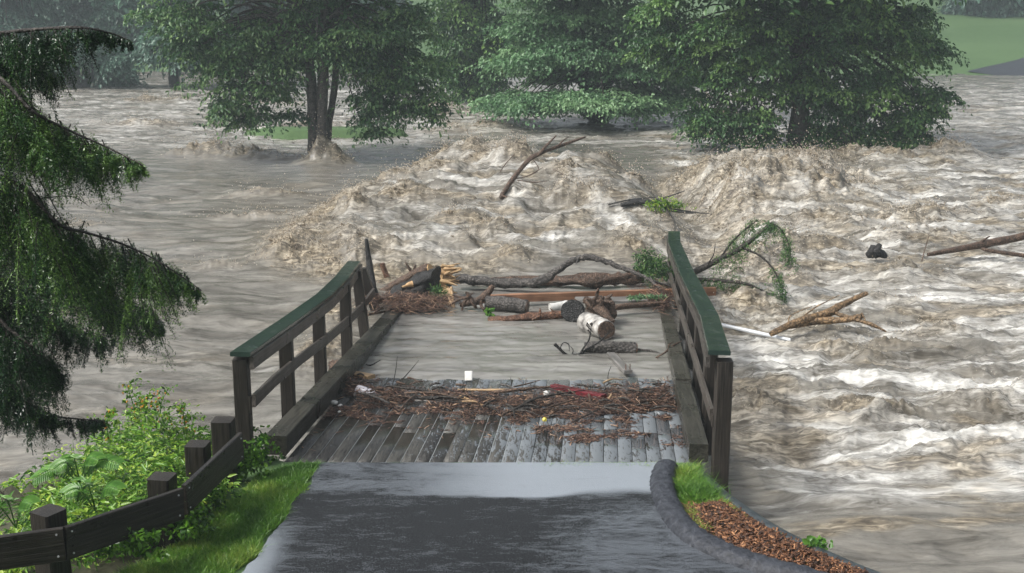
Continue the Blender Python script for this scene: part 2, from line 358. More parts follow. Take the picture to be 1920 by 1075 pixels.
def water_fields(x, y):
    # warped flow coordinates
    wx = x+1.2*fbm(x*.14, y*.14, 3, 101); wy = y+.9*fbm(x*.14+9, y*.14, 3, 111)
    sd_ = sdpoly(x, y, MP)
    ins = ss(.5, -1.9, sd_)
    mound = ins*(.26+.62*ss(22.5, 31, y))
    shf = 1.3*ss(26, 23, y); right = ss(3.6-shf, 4.8-shf, x-.02*(y-22))*ss(70, 36, y)
    rough = .18+.55*ins+.85*right*ss(11.5, 13.5, y-.12*x)*ss(48, 34, y)+.38*ss(38, 44, y)*ss(80, 60, y)
    left = ss(-2.6, -4, x)*ss(37, 30, y); rough = rough*(1-.25*left)
    bx0 = -2.55+.075*(y-11.6); bx1 = 2.0+.075*(y-11.6)
    inb = ss(bx0-.12, bx0+.05, x)*ss(bx1+.12, bx1-.05, x)*ss(22.6, 21.6, y)
    rough = rough*(1-.93*inb)
    z = np.zeros_like(x)
    # swell and chop; crests stretched along the stream
    z += rough*.17*fbm(wx*.4, wy*.7, 5, 1, .58)+ins*(.30*fbm(x*.55, y*.8, 4, 23, .6)+.16*(ridged(x*.6+.4*fbm(x, y, 2, 24), y*1.1, 4, 25, .6)-.35))
    z += rough*.17*(ridged(wx*.55, wy*1.0, 5, 2, .56)-.35)
    z += rough*.075*(ridged(wx*1.7+.4*fbm(wx*2, wy*2, 2, 71), wy*2.4, 4, 3, .62)-.3)
    z += (1-inb)*.030*fbm(wx*.5, wy*1.7, 3, 4)
    z += (1-inb)*np.maximum(left, ss(2.0, 3.0, x)*ss(13.0, 11.8, y))*(.20*fbm(wx*.32+.12*wy, wy*.8-.05*wx, 4, 44, .5)+.13*(ridged(wx*.42-.1*wy, wy*1.0, 4, 45, .5)-.4)*ss(-.25, .2, fbm(wx*.12, wy*.2, 2, 46)))
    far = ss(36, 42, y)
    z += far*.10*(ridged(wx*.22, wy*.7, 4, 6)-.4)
    # trough beside the mound, streaming down
    tr = np.exp(-(((x-4.55+.05*(y-28))/.75)**2))*ss(23, 26, y)*ss(36, 33.5, y)
    z -= .55*tr
    z += mound
    silt = np.zeros_like(x); sp = np.zeros_like(x)
    for bx, by, rx, ry, h, sl in BLOBS:
        q = (np.abs(x-bx) < 2.8*rx) & (np.abs(y-by) < 2.8*ry)
        if not q.any(): continue
        xq = x[q]; yq = y[q]; e = ((xq-bx)/rx)**2+((yq-by)/ry)**2
        g = np.exp(-e*1.1); h = h*(.9 if y_big(rx, ry) else 1); z[q] += h*g*(.75+.6*fbm(xq*2.2, yq*2.2, 2, int(bx*10) & 63))
        silt[q] = np.maximum(silt[q], sl*np.exp(-e*.8)); sp[q] = np.maximum(sp[q], h*g)
    # flanks of the mound churn brown
    fl = np.exp(-((sd_+.25)/.75)**2)*ss(1.0, -1.5, x)
    silt = np.maximum(silt, fl)
    brk = np.clip(silt*1.2+.0, 0, 1)
    tuft = ridged(x*2.0+.6*fbm(x*2, y*2, 2, 8), y*2.0, 5, 12, .78)
    z += (1-inb)*brk*(.10*tuft+.05*fbm(x*6, y*9, 3, 21, .75)+.10*ridged(x*.9, y*2.2, 4, 27, .6))
    z -= .10*(1-inb)*brk
    # bridge pool
    pool = .215-.030*(y-15.7)+.035*fbm(x*.9, y*.9, 3, 14)*ss(17.5, 15.5, y)
    z = z*(1-inb)+inb*(np.minimum(pool, .215)+z*.35+.022*fbm(x*2.2+.8*fbm(x, y, 2, 4), y*4.0, 4, 19, .6)+.02*np.maximum(ridged(x*.5, y*1.1, 3, 20)-.25, 0)*ss(14.5, 16, y))
    # keep the river down against the near part of the bridge and the land
    near = ss(16.5, 13.0, y)*(1-inb)
    z = z-.10*near
    # foam: crests plus long streaks, and painted sky sheen on calm water
    kd = ss(1.2, 2.6, x-.05*(y-26))*ss(5.2, 4.2, x)*ss(21.5, 24, y)*ss(36, 32, y)
    ga = (x-1.3*y)/1.64+.6*(wx-x); gb = (1.3*x+y)/1.64+.6*(wy-y)
    st = ridged(wx*.28, wy*1.25, 4, 31, .6)*(1-kd)+kd*ridged(ga*.2, gb*.9, 4, 31, .6); st2 = fbm(wx*.7, wy*2.4, 4, 41, .6)*(1-kd)*(1-.5*left)+kd*fbm(ga*.3, gb*1.5, 4, 41, .6)
    z += .07*kd*fbm(ga*.22, gb*1.1, 3, 48)
    foam = .02+.26*rough+.42*(st2)+.45*(st-.25)*(.35+rough)+.10*left+.06*ins+.05*right  # left term paints silvery sky reflection as pale streaks
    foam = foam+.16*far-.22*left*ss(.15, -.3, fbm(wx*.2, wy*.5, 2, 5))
    fs = fbm(wx*.45+.5*st2, wy*3.6, 4, 91, .65)*(1-kd)+kd*fbm(ga*.3, gb*2.2, 4, 92, .65); foam = foam+.45*fs*(1-.3*far)*(1-.6*left)
    foam = foam*(1-inb)+inb*(.36+.12*st2+.12*fs)  # bridge pool: pale sheen painted in through the foam value
    silt = np.clip(silt*(.8+1.2*fbm(x*1.5, y*2.2, 4, 55, .6)), 0, 1)*(1-inb)
    silt = np.maximum(silt, .75*ss(.02, .35, fbm(wx*.5, wy*1.1, 4, 66))*(1-inb)*(.25+.75*np.maximum(right, ins)))
    # edge of foam low right
    ed = y-(12.35-.18*(x-2)+.25*np.sin(x*1.3))
    lr = ss(2.5, 3.2, x)*ss(15, 13, y)
    z += lr*.09*np.exp(-((ed-.12)/.16)**2); foam = foam+lr*(.22*ss(-.02, .1, ed)-.15*ss(.0, -.1, ed))
    return z, foam, silt, np.clip(rough*1.6+.38*left+.40*ss(13.4, 12, y), 0, 1)*(1-.3*inb)
ys = np.geomspace(7.5, 100, 880)
u = np.linspace(-1.0, 1.0, 1000)
X, Y, F = grid(ys, lambda y: (.44*y+1.5)*(u+1.1*u**9))
Z, FO, SI, SPR = water_fields(X, Y)
Xd = X+(.0)*Z
gzz = ground_z(X, Y)
Vw = np.stack([Xd, Y, Z], -1).reshape(-1, 3)
# drop faces well under the land or under the dry deck
hid = ((gzz > Z+.25) | ((Y < 14.2) & (X > -2.2) & (X < 1.8) & (Y > 11.9))).ravel()
keep = ~hid[F].all(1)
used = np.zeros(len(Vw), bool); used[F[keep].ravel()] = True
re = np.cumsum(used)-1
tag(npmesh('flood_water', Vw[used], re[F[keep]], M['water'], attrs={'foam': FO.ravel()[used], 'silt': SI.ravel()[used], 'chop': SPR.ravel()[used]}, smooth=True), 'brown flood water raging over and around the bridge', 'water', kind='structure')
def wz(x, y):
    return float(water_fields(np.array([[x]], float), np.array([[y]], float))[0][0, 0])

# spray thrown off the breaking crests: thin tapering fingers and beads of water
def spray():
    P = []
    n = 60000
    for bx, by, rx, ry, h, sl in BLOBS:
        k = int(380*min(3.0, rx*ry)*(.4+h)/max(.6, (by/28)))+30
        a = rng.uniform(0, 2*np.pi, k); r = np.sqrt(rng.uniform(0, 1, k))*1.0
        P.append(np.stack([bx+rx*r*np.cos(a), by+ry*r*np.sin(a)], 1))
    # mound flank
    k = 3500; t = rng.uniform(0, 5, k); i = t.astype(int); f = t-i
    A = np.array(MP[:6]+[MP[6]]); q = A[i]*(1-f[:, None])+A[i+1]*f[:, None]
    P.append(q+rng.normal(0, .35, (k, 2))+np.array([.25, 0]))
    P = np.concatenate(P)
    z, fo, si, sp = water_fields(P[:, :1], P[:, 1:]); z = z[:, 0]; si = si[:, 0]
    ok = (rng.uniform(0, 1, len(P)) < si**1.5) & (fbm(P[:, 0]*1.5, P[:, 1]*1.5, 3, 77) > -.10); P = P[ok]; z = z[ok]; n = len(P)
    sc = np.clip(P[:, 1]/26, .6, 1.5)
    ln = rng.gamma(2.0, .030, n)*sc+.015; th = rng.uniform(.005, .013, n)*sc
    ang = fbm(P[:, 0]*.8, P[:, 1]*.8, 2, 88)*3.5+rng.normal(0, .5, n)
    dx = np.cos(ang+2.6)*.8; up = rng.uniform(.25, 1.0, n)
    d = np.stack([dx, rng.normal(-.25, .4, n), up], 1); d /= np.linalg.norm(d, axis=1)[:, None]
    p0 = np.stack([P[:, 0], P[:, 1], z-.02], 1)
    p1 = p0+d*(ln*.55)[:, None]; p2 = p1+(d+np.array([0, 0, -.8]))*(ln*.5)[:, None]
    s1 = np.cross(d, np.array([0, 1, .2])); s1 /= np.linalg.norm(s1, axis=1)[:, None]+1e-6; s2 = np.cross(d, s1)
    V = np.zeros((n, 7, 3))
    for k_ in range(3):
        w = s1*math.cos(k_*2.094)+s2*math.sin(k_*2.094)
        V[:, k_] = p0+w*th[:, None]*1.3; V[:, 3+k_] = p1+w*th[:, None]
    V[:, 6] = p2
    b = (np.arange(n)*7)[:, None]
    Q = np.concatenate([b+np.array([[k_, (k_+1) % 3, 3+(k_+1) % 3, 3+k_]]) for k_ in range(3)])
    T = np.concatenate([b+np.array([[3+k_, 3+(k_+1) % 3, 6]]) for k_ in range(3)])
    tint = np.repeat(np.clip(.45+.9*fbm(P[:, 0], P[:, 1], 3, 3)+rng.normal(0, .2, n), 0, 1), 7)
    tag(npmesh('spray', V.reshape(-1, 3), [Q, T], M['spray'], attrs={'tint': tint}, smooth=True), 'tan muddy spray flying off the breaking waves', 'spray', kind='stuff')
spray()
def droplets():
    P = []; H = []
    for bx, by, rx, ry, h, sl in BLOBS:
        k = int(170*(rx*ry)**.5*(.3+h)*2)
        P.append(np.stack([bx+rng.normal(0, rx*.6, k), by+rng.normal(0, ry*.6, k)], 1)); H.append(rng.exponential(.06+.22*h, k))
    k = 1500; t = rng.uniform(0, 6, k); i = t.astype(int); f = t-i; A_ = np.array(MP[:8])
    P.append(A_[i]*(1-f[:, None])+A_[i+1]*f[:, None]+rng.normal(0, .2, (k, 2))+np.array([.2, 0])); H.append(rng.exponential(.09, k))
    P = np.concatenate(P); H = np.concatenate(H); n = len(P); z = water_fields(P[:, :1], P[:, 1:])[0][:, 0]+H
    inb = (P[:, 1] < 22) & (P[:, 0] > -2.5) & (P[:, 0] < 2.7); P = P[~inb]; z = z[~inb]; n = len(P)
    r = rng.uniform(.005, .014, n)*np.clip(P[:, 1]/26, .6, 1.4)
    oc = np.array([[1, 0, 0], [-1, 0, 0], [0, 1, 0], [0, -1, 0], [0, 0, 1.2], [0, 0, -1.2]]); V = np.stack([P[:, 0], P[:, 1], z], 1)[:, None]+oc[None]*r[:, None, None]
    b = (np.arange(n)*6)[:, None]; T = np.concatenate([b+np.array([f_]) for f_ in ((0, 2, 4), (2, 1, 4), (1, 3, 4), (3, 0, 4), (2, 0, 5), (1, 2, 5), (3, 1, 5), (0, 3, 5))])
    tag(npmesh('droplets', V.reshape(-1, 3), [T], M['spray'], attrs={'tint': np.repeat(rng.uniform(.3, 1, n), 6)}, smooth=True), 'muddy droplets thrown up above the breaking crests', 'spray', kind='stuff')
droplets()

# ------------------------------------------------------------------ tubes, timbers, boxes
def spline(P, R_, k=6):
    P = [Vector(p) for p in P]; out = []; ro = []
    n = len(P)
    if n == 2: k = max(k, 6)
    for i in range(n-1):
        a = P[max(i-1, 0)]; b = P[i]; c = P[i+1]; d = P[min(i+2, n-1)]
        for j in range(k):
            t = j/k; t2 = t*t; t3 = t2*t
            out.append(.5*((2*b)+(c-a)*t+(2*a-5*b+4*c-d)*t2+(3*b-a-3*c+d)*t3)); ro.append(R_[i]*(1-t)+R_[i+1]*t)
    out.append(P[-1]); ro.append(R_[-1]); return out, ro
def tube(mb, P, R_, n=8, k=5, rough=.12, cap=True, wob=0.0, t=.5):
    if not isinstance(R_, (list, tuple)): R_ = [R_]*len(P)
    C, Q = spline(P, R_, k)
    if wob:
        L_ = (C[-1]-C[0]).length
        for i in range(1, len(C)-1):
            C[i] = C[i]+Vector((rnd.uniform(-1, 1), rnd.uniform(-1, 1), rnd.uniform(-1, 1)))*wob
    V = []; F = []
    up = Vector((0, 0, 1)); tprev = (C[1]-C[0]).normalized()
    s = tprev.cross(up)
    if s.length < .1: s = tprev.cross(Vector((1, 0, 0)))
    s.normalize()
    sx = rnd.uniform(0, 50); aj = np.arange(n)*2*np.pi/n; ii = np.arange(len(C))
    NZ = 1+rough*(1.5*perlin(sx+1.6*np.cos(aj)[None, :]+ii[:, None]*.23, sx+1.6*np.sin(aj)[None, :]+ii[:, None]*.11, 3)+1.0*perlin(sx+5*np.cos(aj)[None, :]+ii[:, None]*.6, 5*np.sin(aj)[None, :]+ii[:, None]*.3, 7))
    for i, c in enumerate(C):
        tt = (C[min(i+1, len(C)-1)]-C[max(i-1, 0)]).normalized()
        s = (s-tt*s.dot(tt)).normalized(); b = tt.cross(s)
        for j in range(n):
            a = 2*math.pi*j/n; r = Q[i]*NZ[i, j]*rnd.uniform(1-rough*.4, 1+rough*.4)
            V.append(c+(s*math.cos(a)+b*math.sin(a))*r)
    for i in range(len(C)-1):
        for j in range(n):
            F.append([i*n+j, i*n+(j+1) % n, (i+1)*n+(j+1) % n, (i+1)*n+j])
    if cap:
        e = (len(C)-1)*n; b0 = len(V); V += V[:n]; V.append(C[0]); b1_ = len(V); V += V[e:e+n]; V.append(C[-1])
        for j in range(n):
            F.append([b0+(j+1) % n, b0+j, b0+n]); F.append([b1_+j, b1_+(j+1) % n, b1_+n])
    mb.add([tuple(v) for v in V], F, t)
def disc(mb, c, nrm, r, n=16, th=.012, t=.5):
    nrm = Vector(nrm).normalized(); c = Vector(c)
    tube(mb, [c-nrm*th, c+nrm*th], [r, r*.98], n, 1, .05, True, 0, t)
def beam(name, p0, p1, w, h, mat, parent=None, up=(0, 0, 1), bev=.006, off=(0, 0), rough=0.0, tint=None, segs=1):
    """timber with its own local axes: X along its length"""
    p0 = Vector(p0); p1 = Vector(p1); x = (p1-p0); L_ = x.length; x.normalize()
    y = Vector(up).cross(x).normalized(); z = x.cross(y)
    Mx = Matrix((x, y, z)).transposed().to_4x4(); Mx.translation = (p0+p1)/2
    ns = max(1, segs); V = []; F = []
    b = min(bev, w*.3, h*.3)
    prof = [(-w/2+b, -h/2), (w/2-b, -h/2), (w/2, -h/2+b), (w/2, h/2-b), (w/2-b, h/2), (-w/2+b, h/2), (-w/2, h/2-b), (-w/2, -h/2+b)]
    for i in range(ns+1):
        xx = -L_/2+L_*i/ns
        for (a, c) in prof:
            j = rough if rough else 0
            V.append((xx+rnd.uniform(-j, j)*.5, a+off[0]+rnd.uniform(-j, j), c+off[1]+rnd.uniform(-j, j)))
    for i in range(ns):
        for j in range(8):
            F.append([i*8+j, i*8+(j+1) % 8, (i+1)*8+(j+1) % 8, (i+1)*8+j][::-1])
    me = bpy.data.meshes.new(name)
    F.append(list(range(8))); F.append([ns*8+j for j in range(8)][::-1])
    me.from_pydata(V, [], F); me.update()
    a = me.attributes.new('tint', 'FLOAT', 'POINT'); tv = rnd.uniform(.3, .7) if tint is None else tint
    a.data.foreach_set('value', [tv]*len(V))
    me.materials.append(mat); o = link(bpy.data.objects.new(name, me))
    if parent is not None:
        o.parent = parent; base = Vector(parent.location)
        pm = parent
        o.matrix_local = Matrix.Translation(-base) @ Mx
    else: o.matrix_local = Mx
    return o
def pathbeam(name, P, w, h, mat, parent, tint=.5, jag=0.0, off=(0, 0)):
    """board following a polyline; sections share mitred joints"""
    P = [Vector(p) for p in P]; V = []; F = []
    b = .006; prof = [(-w/2+b, -h/2), (w/2-b, -h/2), (w/2, -h/2+b), (w/2, h/2-b), (w/2-b, h/2), (-w/2+b, h/2), (-w/2, h/2-b), (-w/2, -h/2+b)]
    for i, p in enumerate(P):
        t = (P[min(i+1, len(P)-1)]-P[max(i-1, 0)]).normalized()
        s = t.cross(Vector((0, 0, 1))).normalized(); u_ = s.cross(t)
        for a, c in prof: V.append(p+s*(a+off[0])+u_*(c+off[1]))
    for i in range(len(P)-1):
        for j in range(8): F.append([i*8+j, i*8+(j+1) % 8, (i+1)*8+(j+1) % 8, (i+1)*8+j])
    n = (len(P)-1)*8
    F.append(list(range(8))[::-1]); F.append([n+j for j in range(8)])
    me = bpy.data.meshes.new(name); org = P[0]; R0 = Matrix.Identity(4)
    x = (P[-1]-P[0]).normalized(); y = Vector((0, 0, 1)).cross(x).normalized(); z = x.cross(y)
    Mx = Matrix((x, y, z)).transposed().to_4x4(); Mx.translation = org; iv = Mx.inverted()
    me.from_pydata([tuple(iv @ v) for v in V], [], F); me.update()
    a = me.attributes.new('tint', 'FLOAT', 'POINT'); a.data.foreach_set('value', [tint]*len(V))
    me.materials.append(mat); o = link(bpy.data.objects.new(name, me)); o.parent = parent
    o.matrix_local = Matrix.Translation(-Vector(parent.location)) @ Mx
    return o

# ------------------------------------------------------------------ the bridge
BR = empty('wooden_bridge', (-.2, 11.7, .5), 'half submerged plank bridge with dark wooden railings and green caps', 'bridge')
mb = MB(); wet = []
nb = 28
for k in range(nb):
    fx0 = k/nb; fx1 = (k+1)/nb
    y = 11.62+rnd.uniform(-.03, .03); ofs = rnd.uniform(0, 2.2); first = True
    while y < 22:
        y2 = min(22.2, y+(.9+ofs if first else rnd.uniform(1.8, 3.2))); first = False
        dz = rnd.uniform(-.0015, .001); tn = rnd.random(); g = .006
        V = []
        for yy in (y+.004, y2-.004):
            a = xl(yy)+(xr(yy)-xl(yy))*fx0+g/2; c = xl(yy)+(xr(yy)-xl(yy))*fx1-g/2; z = zdeck(yy)+dz
            V += [(a, yy, z-.05), (c, yy, z-.05), (c, yy, z-.001), (c-.001, yy, z), (a+.001, yy, z), (a, yy, z-.001)]
        if (k in (11, 12) and y < 12): V = [(p[0], p[1]+(.10 if i < 6 else 0), p[2]) for i, p in enumerate(V)]
        F = [[j, 6+j, 6+(j+1) % 6, (j+1) % 6] for j in range(6)]+[[0, 1, 2, 5], [5, 2, 3, 4], [7, 6, 11, 8], [8, 11, 10, 9]]
        mb.add(V, F, tn); y = y2
V = np.concatenate(mb.V); T = np.concatenate(mb.T)
wetv = ss(-1.9, 1.2, V[:, 0]-.3*(V[:, 1]-12))*.72+.16+.6*ss(13.2, 14.8, V[:, 1])
npmesh('deck', V, [np.array(mb.F[4])], M['deck'], BR, {'tint': T, 'wet': wetv})
mb = MB()
for k in range(1, 17):
    fx = k/nb; a, b = 11.64, 13.9
    for (y0, y1) in ((a, (a+b)/2), ((a+b)/2, b)):
        q0 = xl(y0)+(xr(y0)-xl(y0))*fx; q1 = xl(y1)+(xr(y1)-xl(y1))*fx
        mb.add([(q0-.006, y0, zdeck(y0)-.004), (q0+.006, y0, zdeck(y0)-.004), (q1+.006, y1, zdeck(y1)-.004), (q1-.006, y1, zdeck(y1)-.004)], [[0, 1, 2, 3]])
M['silt'] = plain('pale_glint_film', (.38, .41, .42), (.5, .53, .54), .15, 6, .1)  # pale colour stands in for bright glints along the board gaps
mb.build('gap_water_glint', M['silt'], BR)  # strips of gap water with the glint painted on
def lx(y, x0): return x0+.075*(y-11.7)
# stringers under the deck
for x0 in (-2.05, -.9, .4, 1.5):
    beam('girder', (lx(11.7, x0), 11.7, zdeck(11.7)-.24), (lx(22, x0), 22, zdeck(22)-.24), .15, .34, M['post'], BR)
mbx = beam('end_beam', (-2.2, 11.66, .29), (1.7, 11.66, .29), .12, .28, M['post'], BR)
# curbs
c = pathbeam('curb', [(lx(y, -2.42), y, zdeck(y)+.12) for y in (11.95, 15.0, 18.5, 20.6)], .23, .2, M['curb'], BR, .55)
c = pathbeam('curb', [(lx(y, 1.86), y, zdeck(y)+.11) for y in (11.72, 13.3, 14.44)], .19, .18, M['curb'], BR, .5)
c = pathbeam('curb', [(lx(y, 1.86)+.012, y, zdeck(y)+.13) for y in (14.46, 17, 22)], .19, .18, M['curb'], BR, .75)
def post(px, y, x0, top, bot=-.6, w=.145, lean=0):
    o = beam('post', (x0, y, bot), (x0+lean, y, top), w, w, M['post'], BR, up=(0, 1, 0), bev=.008)
    return o
# left railing: x offset -2.66
LP = [(11.7, 0, 0), (13.4, 0, 0), (15.0, 0, 0), (16.6, 0, 0), (18.1, -.14, -.04), (19.7, -.38, -.25)]
for y, ln, dz in LP:
    post(0, y, lx(y, -2.65), zdeck(y)+(1.10 if y < 12 else 1.06)+dz, zdeck(y)-.45, lean=ln)
capL = [at(450, 661, 11.6), at(540, 600, 13.55), at(606, 553, 15.2), at(641, 519, 16.8), at(653, 503, 17.8), at(664, 490, 18.7)]
for a, b in ((0, 2), (2, 3), (3, 5)):
    pathbeam('cap_rail', [Vector(p)+Vector((0, 0, -.02)) for p in (capL[a:b+1])], .20, .045, M['cap'], BR, .5)
pathbeam('top_rail', [Vector(p)+Vector((.102, .02, -.115)) for p in capL], .04, .13, M['rail'], BR, .55)
midL = [at(470, 752, 11.62), at(509, 714, 12.6), at(560, 672, 13.8), at(607, 637, 15.0), at(650, 601, 16.6), at(676, 575, 18.0), at(697, 548, 19.4)]
pathbeam('mid_rail', [Vector(p)+Vector((.03, 0, 0)) for p in midL], .04, .13, M['rail'], BR, .6)
beam('rail_block', at(466, 742, 11.66), at(466, 772, 11.66), .06, .06, M['post'], BR, up=(0, 1, 0))
# right railing
def rx(y): return 2.06+.081*(y-11.6)
for k, y in enumerate((11.62, 13.2, 14.8, 16.4, 18.0, 19.6, 21.2, 22.4)):
    post(0, y, rx(y)+.0, zdeck(y)+(1.10 if k == 0 else 1.05), zdeck(y)-(.75 if k == 0 else .35), w=.155 if k == 0 else .14)
def rc(y, h): return Vector((rx(y), y, zdeck(y)+h))
capR = [Vector(p) for p in (at(1349, 662, 11.52), at(1330, 594, 13.9), at(1288, 513, 17.3), at(1264, 455, 20.8), at(1264, 436, 22.3))]
for i in range(4):
    d = (capR[i+1]-capR[i]).normalized()*.004
    pathbeam('cap_rail', [capR[i]+d, capR[i+1]-d], .215, .045, M['cap'], BR, .5)
pathbeam('top_rail', [p+Vector((-.105, .02, -.10)) for p in capR], .04, .11, M['rail'], BR, .4)
pathbeam('mid_rail', [Vector((rx(y)-.09, y, zdeck(y)+.50)) for y in (11.75, 14, 17.3, 20.8, 22.3)], .04, .13, M['rail'], BR, .75)
pathbeam('toe_rail', [Vector((rx(y)-.085, y, zdeck(y)-.02)) for y in (13.0, 17.3, 22.3)], .05, .14, M['post'], BR, .3)
beam('rail_block', (2.0, 11.68, .90), (2.0, 11.68, 1.02), .06, .06, M['post'], BR, up=(0, 1, 0))

# ------------------------------------------------------------------ path, kerb, verge and bed
pl = [(-2.9, 4.5), (-2.55, 7.6), (-2.2, 9.0), (-2.10, 9.6), (-2.02, 10.3), (-1.97, 10.9), (-1.90, 11.58)]
pr = [(5.2, 4.5), (4.9, 6.5), (3.2, 8.4), (2.33, 9.08), (1.88, 9.42), (1.58, 9.75), (1.44, 10.1), (1.38, 10.5), (1.37, 10.9), (1.47, 11.58)]
def interp(pts, y):
    a = np.array(pts); return np.interp(y, a[:, 1], a[:, 0])
ysn = np.linspace(4.6, 11.635, 150); un = np.linspace(0, 1, 110)
PX = []; PY = []
for y in ysn:
    l = interp(pl, y)+.05*float(perlin(y*2.3, .3, 5))+.025*float(perlin(y*9, .7, 6)); r = interp(pr, y)
    PX.append(l+(r-l+.06)*un); PY.append(np.full(110, y))
PX = np.array(PX); PY = np.array(PY)
def near_z(x, y): return ground_z(x, y)
PZ = near_z(PX, PY)+.035+.006*fbm(PX*1.2, PY*1.2, 3, 4)
i = np.arange(PX.size).reshape(PX.shape)
Fp = np.stack([i[:-1, :-1], i[:-1, 1:], i[1:, 1:], i[1:, :-1]], -1).reshape(-1, 4)
edge = 10.80+.05*np.sin(PX*2.2)-.12*ss(-.6, .4, PX)+.06*fbm(PX*2, PY*0, 2, 3)
wetp = .5*ss(0, .06+.25*ss(.2, 1.0, PX), PY-edge)*(.30+.70*ss(-1.5, .3, PX))-.10
wetp = wetp+.20*ss(-.2, 1.2, PX)*ss(10.9, 10.2, PY)+.5*ss(-1.75, -2.15, PX)*ss(10.6, 9.6, PY)-.10*np.exp(-((PX+.4)/.9)**2-((PY-10.2)/.45)**2)
wetp = wetp-.12*np.exp(-((PX-1.6)/.8)**2-((PY-9.1)/.3)**2)
tag(npmesh('path', np.stack([PX, PY, PZ], -1).reshape(-1, 3), Fp, M['asphalt'], attrs={'wet': wetp.ravel()}, smooth=True), 'wet asphalt path with silt and painted sky sheen in its puddle before the bridge', 'path', kind='structure')
# rolled kerb: see below
kp = [(1.52, 11.5), (1.45, 11.2), (1.42, 10.9), (1.43, 10.5), (1.49, 10.1), (1.63, 9.75), (1.92, 9.42), (2.35, 9.1), (3.2, 8.4), (4.9, 6.5)]
C, _ = spline([(a, b, 0) for a, b in kp], [0]*len(kp), 14)
V = []; F = []; pf = [(-.13, 0), (-.115, .035), (-.085, .075), (-.04, .098), (.02, .103), (.07, .09), (.10, .05), (.11, -.02)]
for i_, c_ in enumerate(C):
    t_ = (C[min(i_+1, len(C)-1)]-C[max(i_-1, 0)]).normalized(); s_ = t_.cross(Vector((0, 0, 1)))
    zb = float(near_z(np.array([c_.x]), np.array([c_.y]))[0])+.02
    for a, b in pf:
        j = 1+.13*float(perlin(i_*.8, a*25, 4))+.05*float(perlin(i_*2.3, a*60, 5)); V.append((c_.x-s_.x*a*j, c_.y-s_.y*a*j, zb+b*j))
n = len(pf)
for i_ in range(len(C)-1):
    for j in range(n-1): F.append([i_*n+j, i_*n+j+1, (i_+1)*n+j+1, (i_+1)*n+j])
F = np.array(F); V = np.array(V)
V = np.vstack([V, [[1.52, 11.50, .52]]])
capf = np.array([[j+1, j, len(V)-1] for j in range(n-1)])
tag(npmesh('kerb', V, [F, capf], M['kerb'], attrs={'tint': np.full(len(V), .5)}, smooth=True), 'dark rolled asphalt kerb curving along the path', 'kerb', kind='structure')
# sloping concrete edge below the bed
rw = [(1.82, 11.52), (1.95, 11.0), (2.27, 10.2), (2.58, 9.7), (2.98, 9.2), (3.8, 8.4), (5.8, 6.6)]
mb = MB(); C, _ = spline([(a, b, 0) for a, b in rw], [0]*len(rw), 6); V = []; F = []
for c_ in C:
    for a, z in ((-.06, .47), (-.06, .53), (.02, .53), (.16, .40), (.26, -.8), (-.06, -.8)): V.append((c_.x+a, c_.y+a*.45, z))
for i_ in range(len(C)-1):
    for j in range(6): F.append([i_*6+j, i_*6+(j+1) % 6, (i_+1)*6+(j+1) % 6, (i_+1)*6+j])
F.append([0, 1, 2, 3]); mb.add(V, F)
tag(mb.build('retaining_wall', M['concrete']), 'grey sloping concrete edge between the bark bed and the river', 'retaining wall')

# ---- scatter helpers
def inpoly(n, P):
    P = np.array(P, float); lo = P.min(0); hi = P.max(0); out = []
    tot = 0
    while tot < n:
        q = rng.uniform(lo, hi, (n*2, 2)); d = sdpoly(q[:, 0], q[:, 1], P); q = q[d < 0]; out.append(q); tot += len(q)
    return np.concatenate(out)[:n]
def slivers(p, ln, w, tint, name, mat, tilt=.25, lab=None, cat=None, th=.4, yaw=None, kind='stuff'):
    """small elongated chips: 3-sided prisms pinched at their ends"""
    n = len(p); a = rng.uniform(0, np.pi*2, n) if yaw is None else yaw
    el = rng.normal(0, tilt, n)
    d = np.stack([np.cos(a)*np.cos(el), np.sin(a)*np.cos(el), np.sin(el)], 1)
    s = np.stack([-np.sin(a), np.cos(a), rng.normal(0, .3, n)], 1); u_ = np.cross(d, s)
    V = np.zeros((n, 8, 3)); k = 0
    for e in (-1, 1):
        c_ = p+d*(e*ln/2)[:, None]; ww = w*rng.uniform(.5, 1, n)
        for (x_, y_) in ((-1, -th), (1, -th), (.8, th), (-.8, th)):
            V[:, k] = c_+s*(ww*x_/2)[:, None]+u_*(ww*y_/2)[:, None]; k += 1
    b = (np.arange(n)*8)[:, None]
    Q = np.concatenate([b+np.array([f]) for f in ((0, 1, 5, 4), (1, 2, 6, 5), (2, 3, 7, 6), (3, 0, 4, 7), (3, 2, 1, 0), (4, 5, 6, 7))])
    o = npmesh(name, V.reshape(-1, 3), [Q], mat, attrs={'tint': np.repeat(tint, 8)})
    return tag(o, lab, cat, kind=kind)
# bark bed
bed = [(1.6, 10.62), (1.97, 10.72), (2.17, 10.25), (2.52, 9.7), (2.92, 9.2), (3.74, 8.4), (5.6, 6.7), (4.9, 6.5), (3.3, 8.45), (2.45, 9.16), (2.02, 9.5), (1.74, 9.82), (1.60, 10.15), (1.55, 10.6)]
q = inpoly(15000, bed); d = sdpoly(q[:, 0], q[:, 1], bed)
z = ground_z(q[:, 0], q[:, 1])+.02+.10*ss(0, -.25, d)*rng.uniform(.5, 1, len(q))
slivers(np.stack([q[:, 0], q[:, 1], z], 1), rng.gamma(3, .013, len(q))+.01, rng.uniform(.006, .026, len(q)), rng.beta(1.1, 2.2, len(q)), 'bark_mulch', M['chip'], .35, 'orange brown bark chip mulch filling the bed behind the kerb', 'mulch')
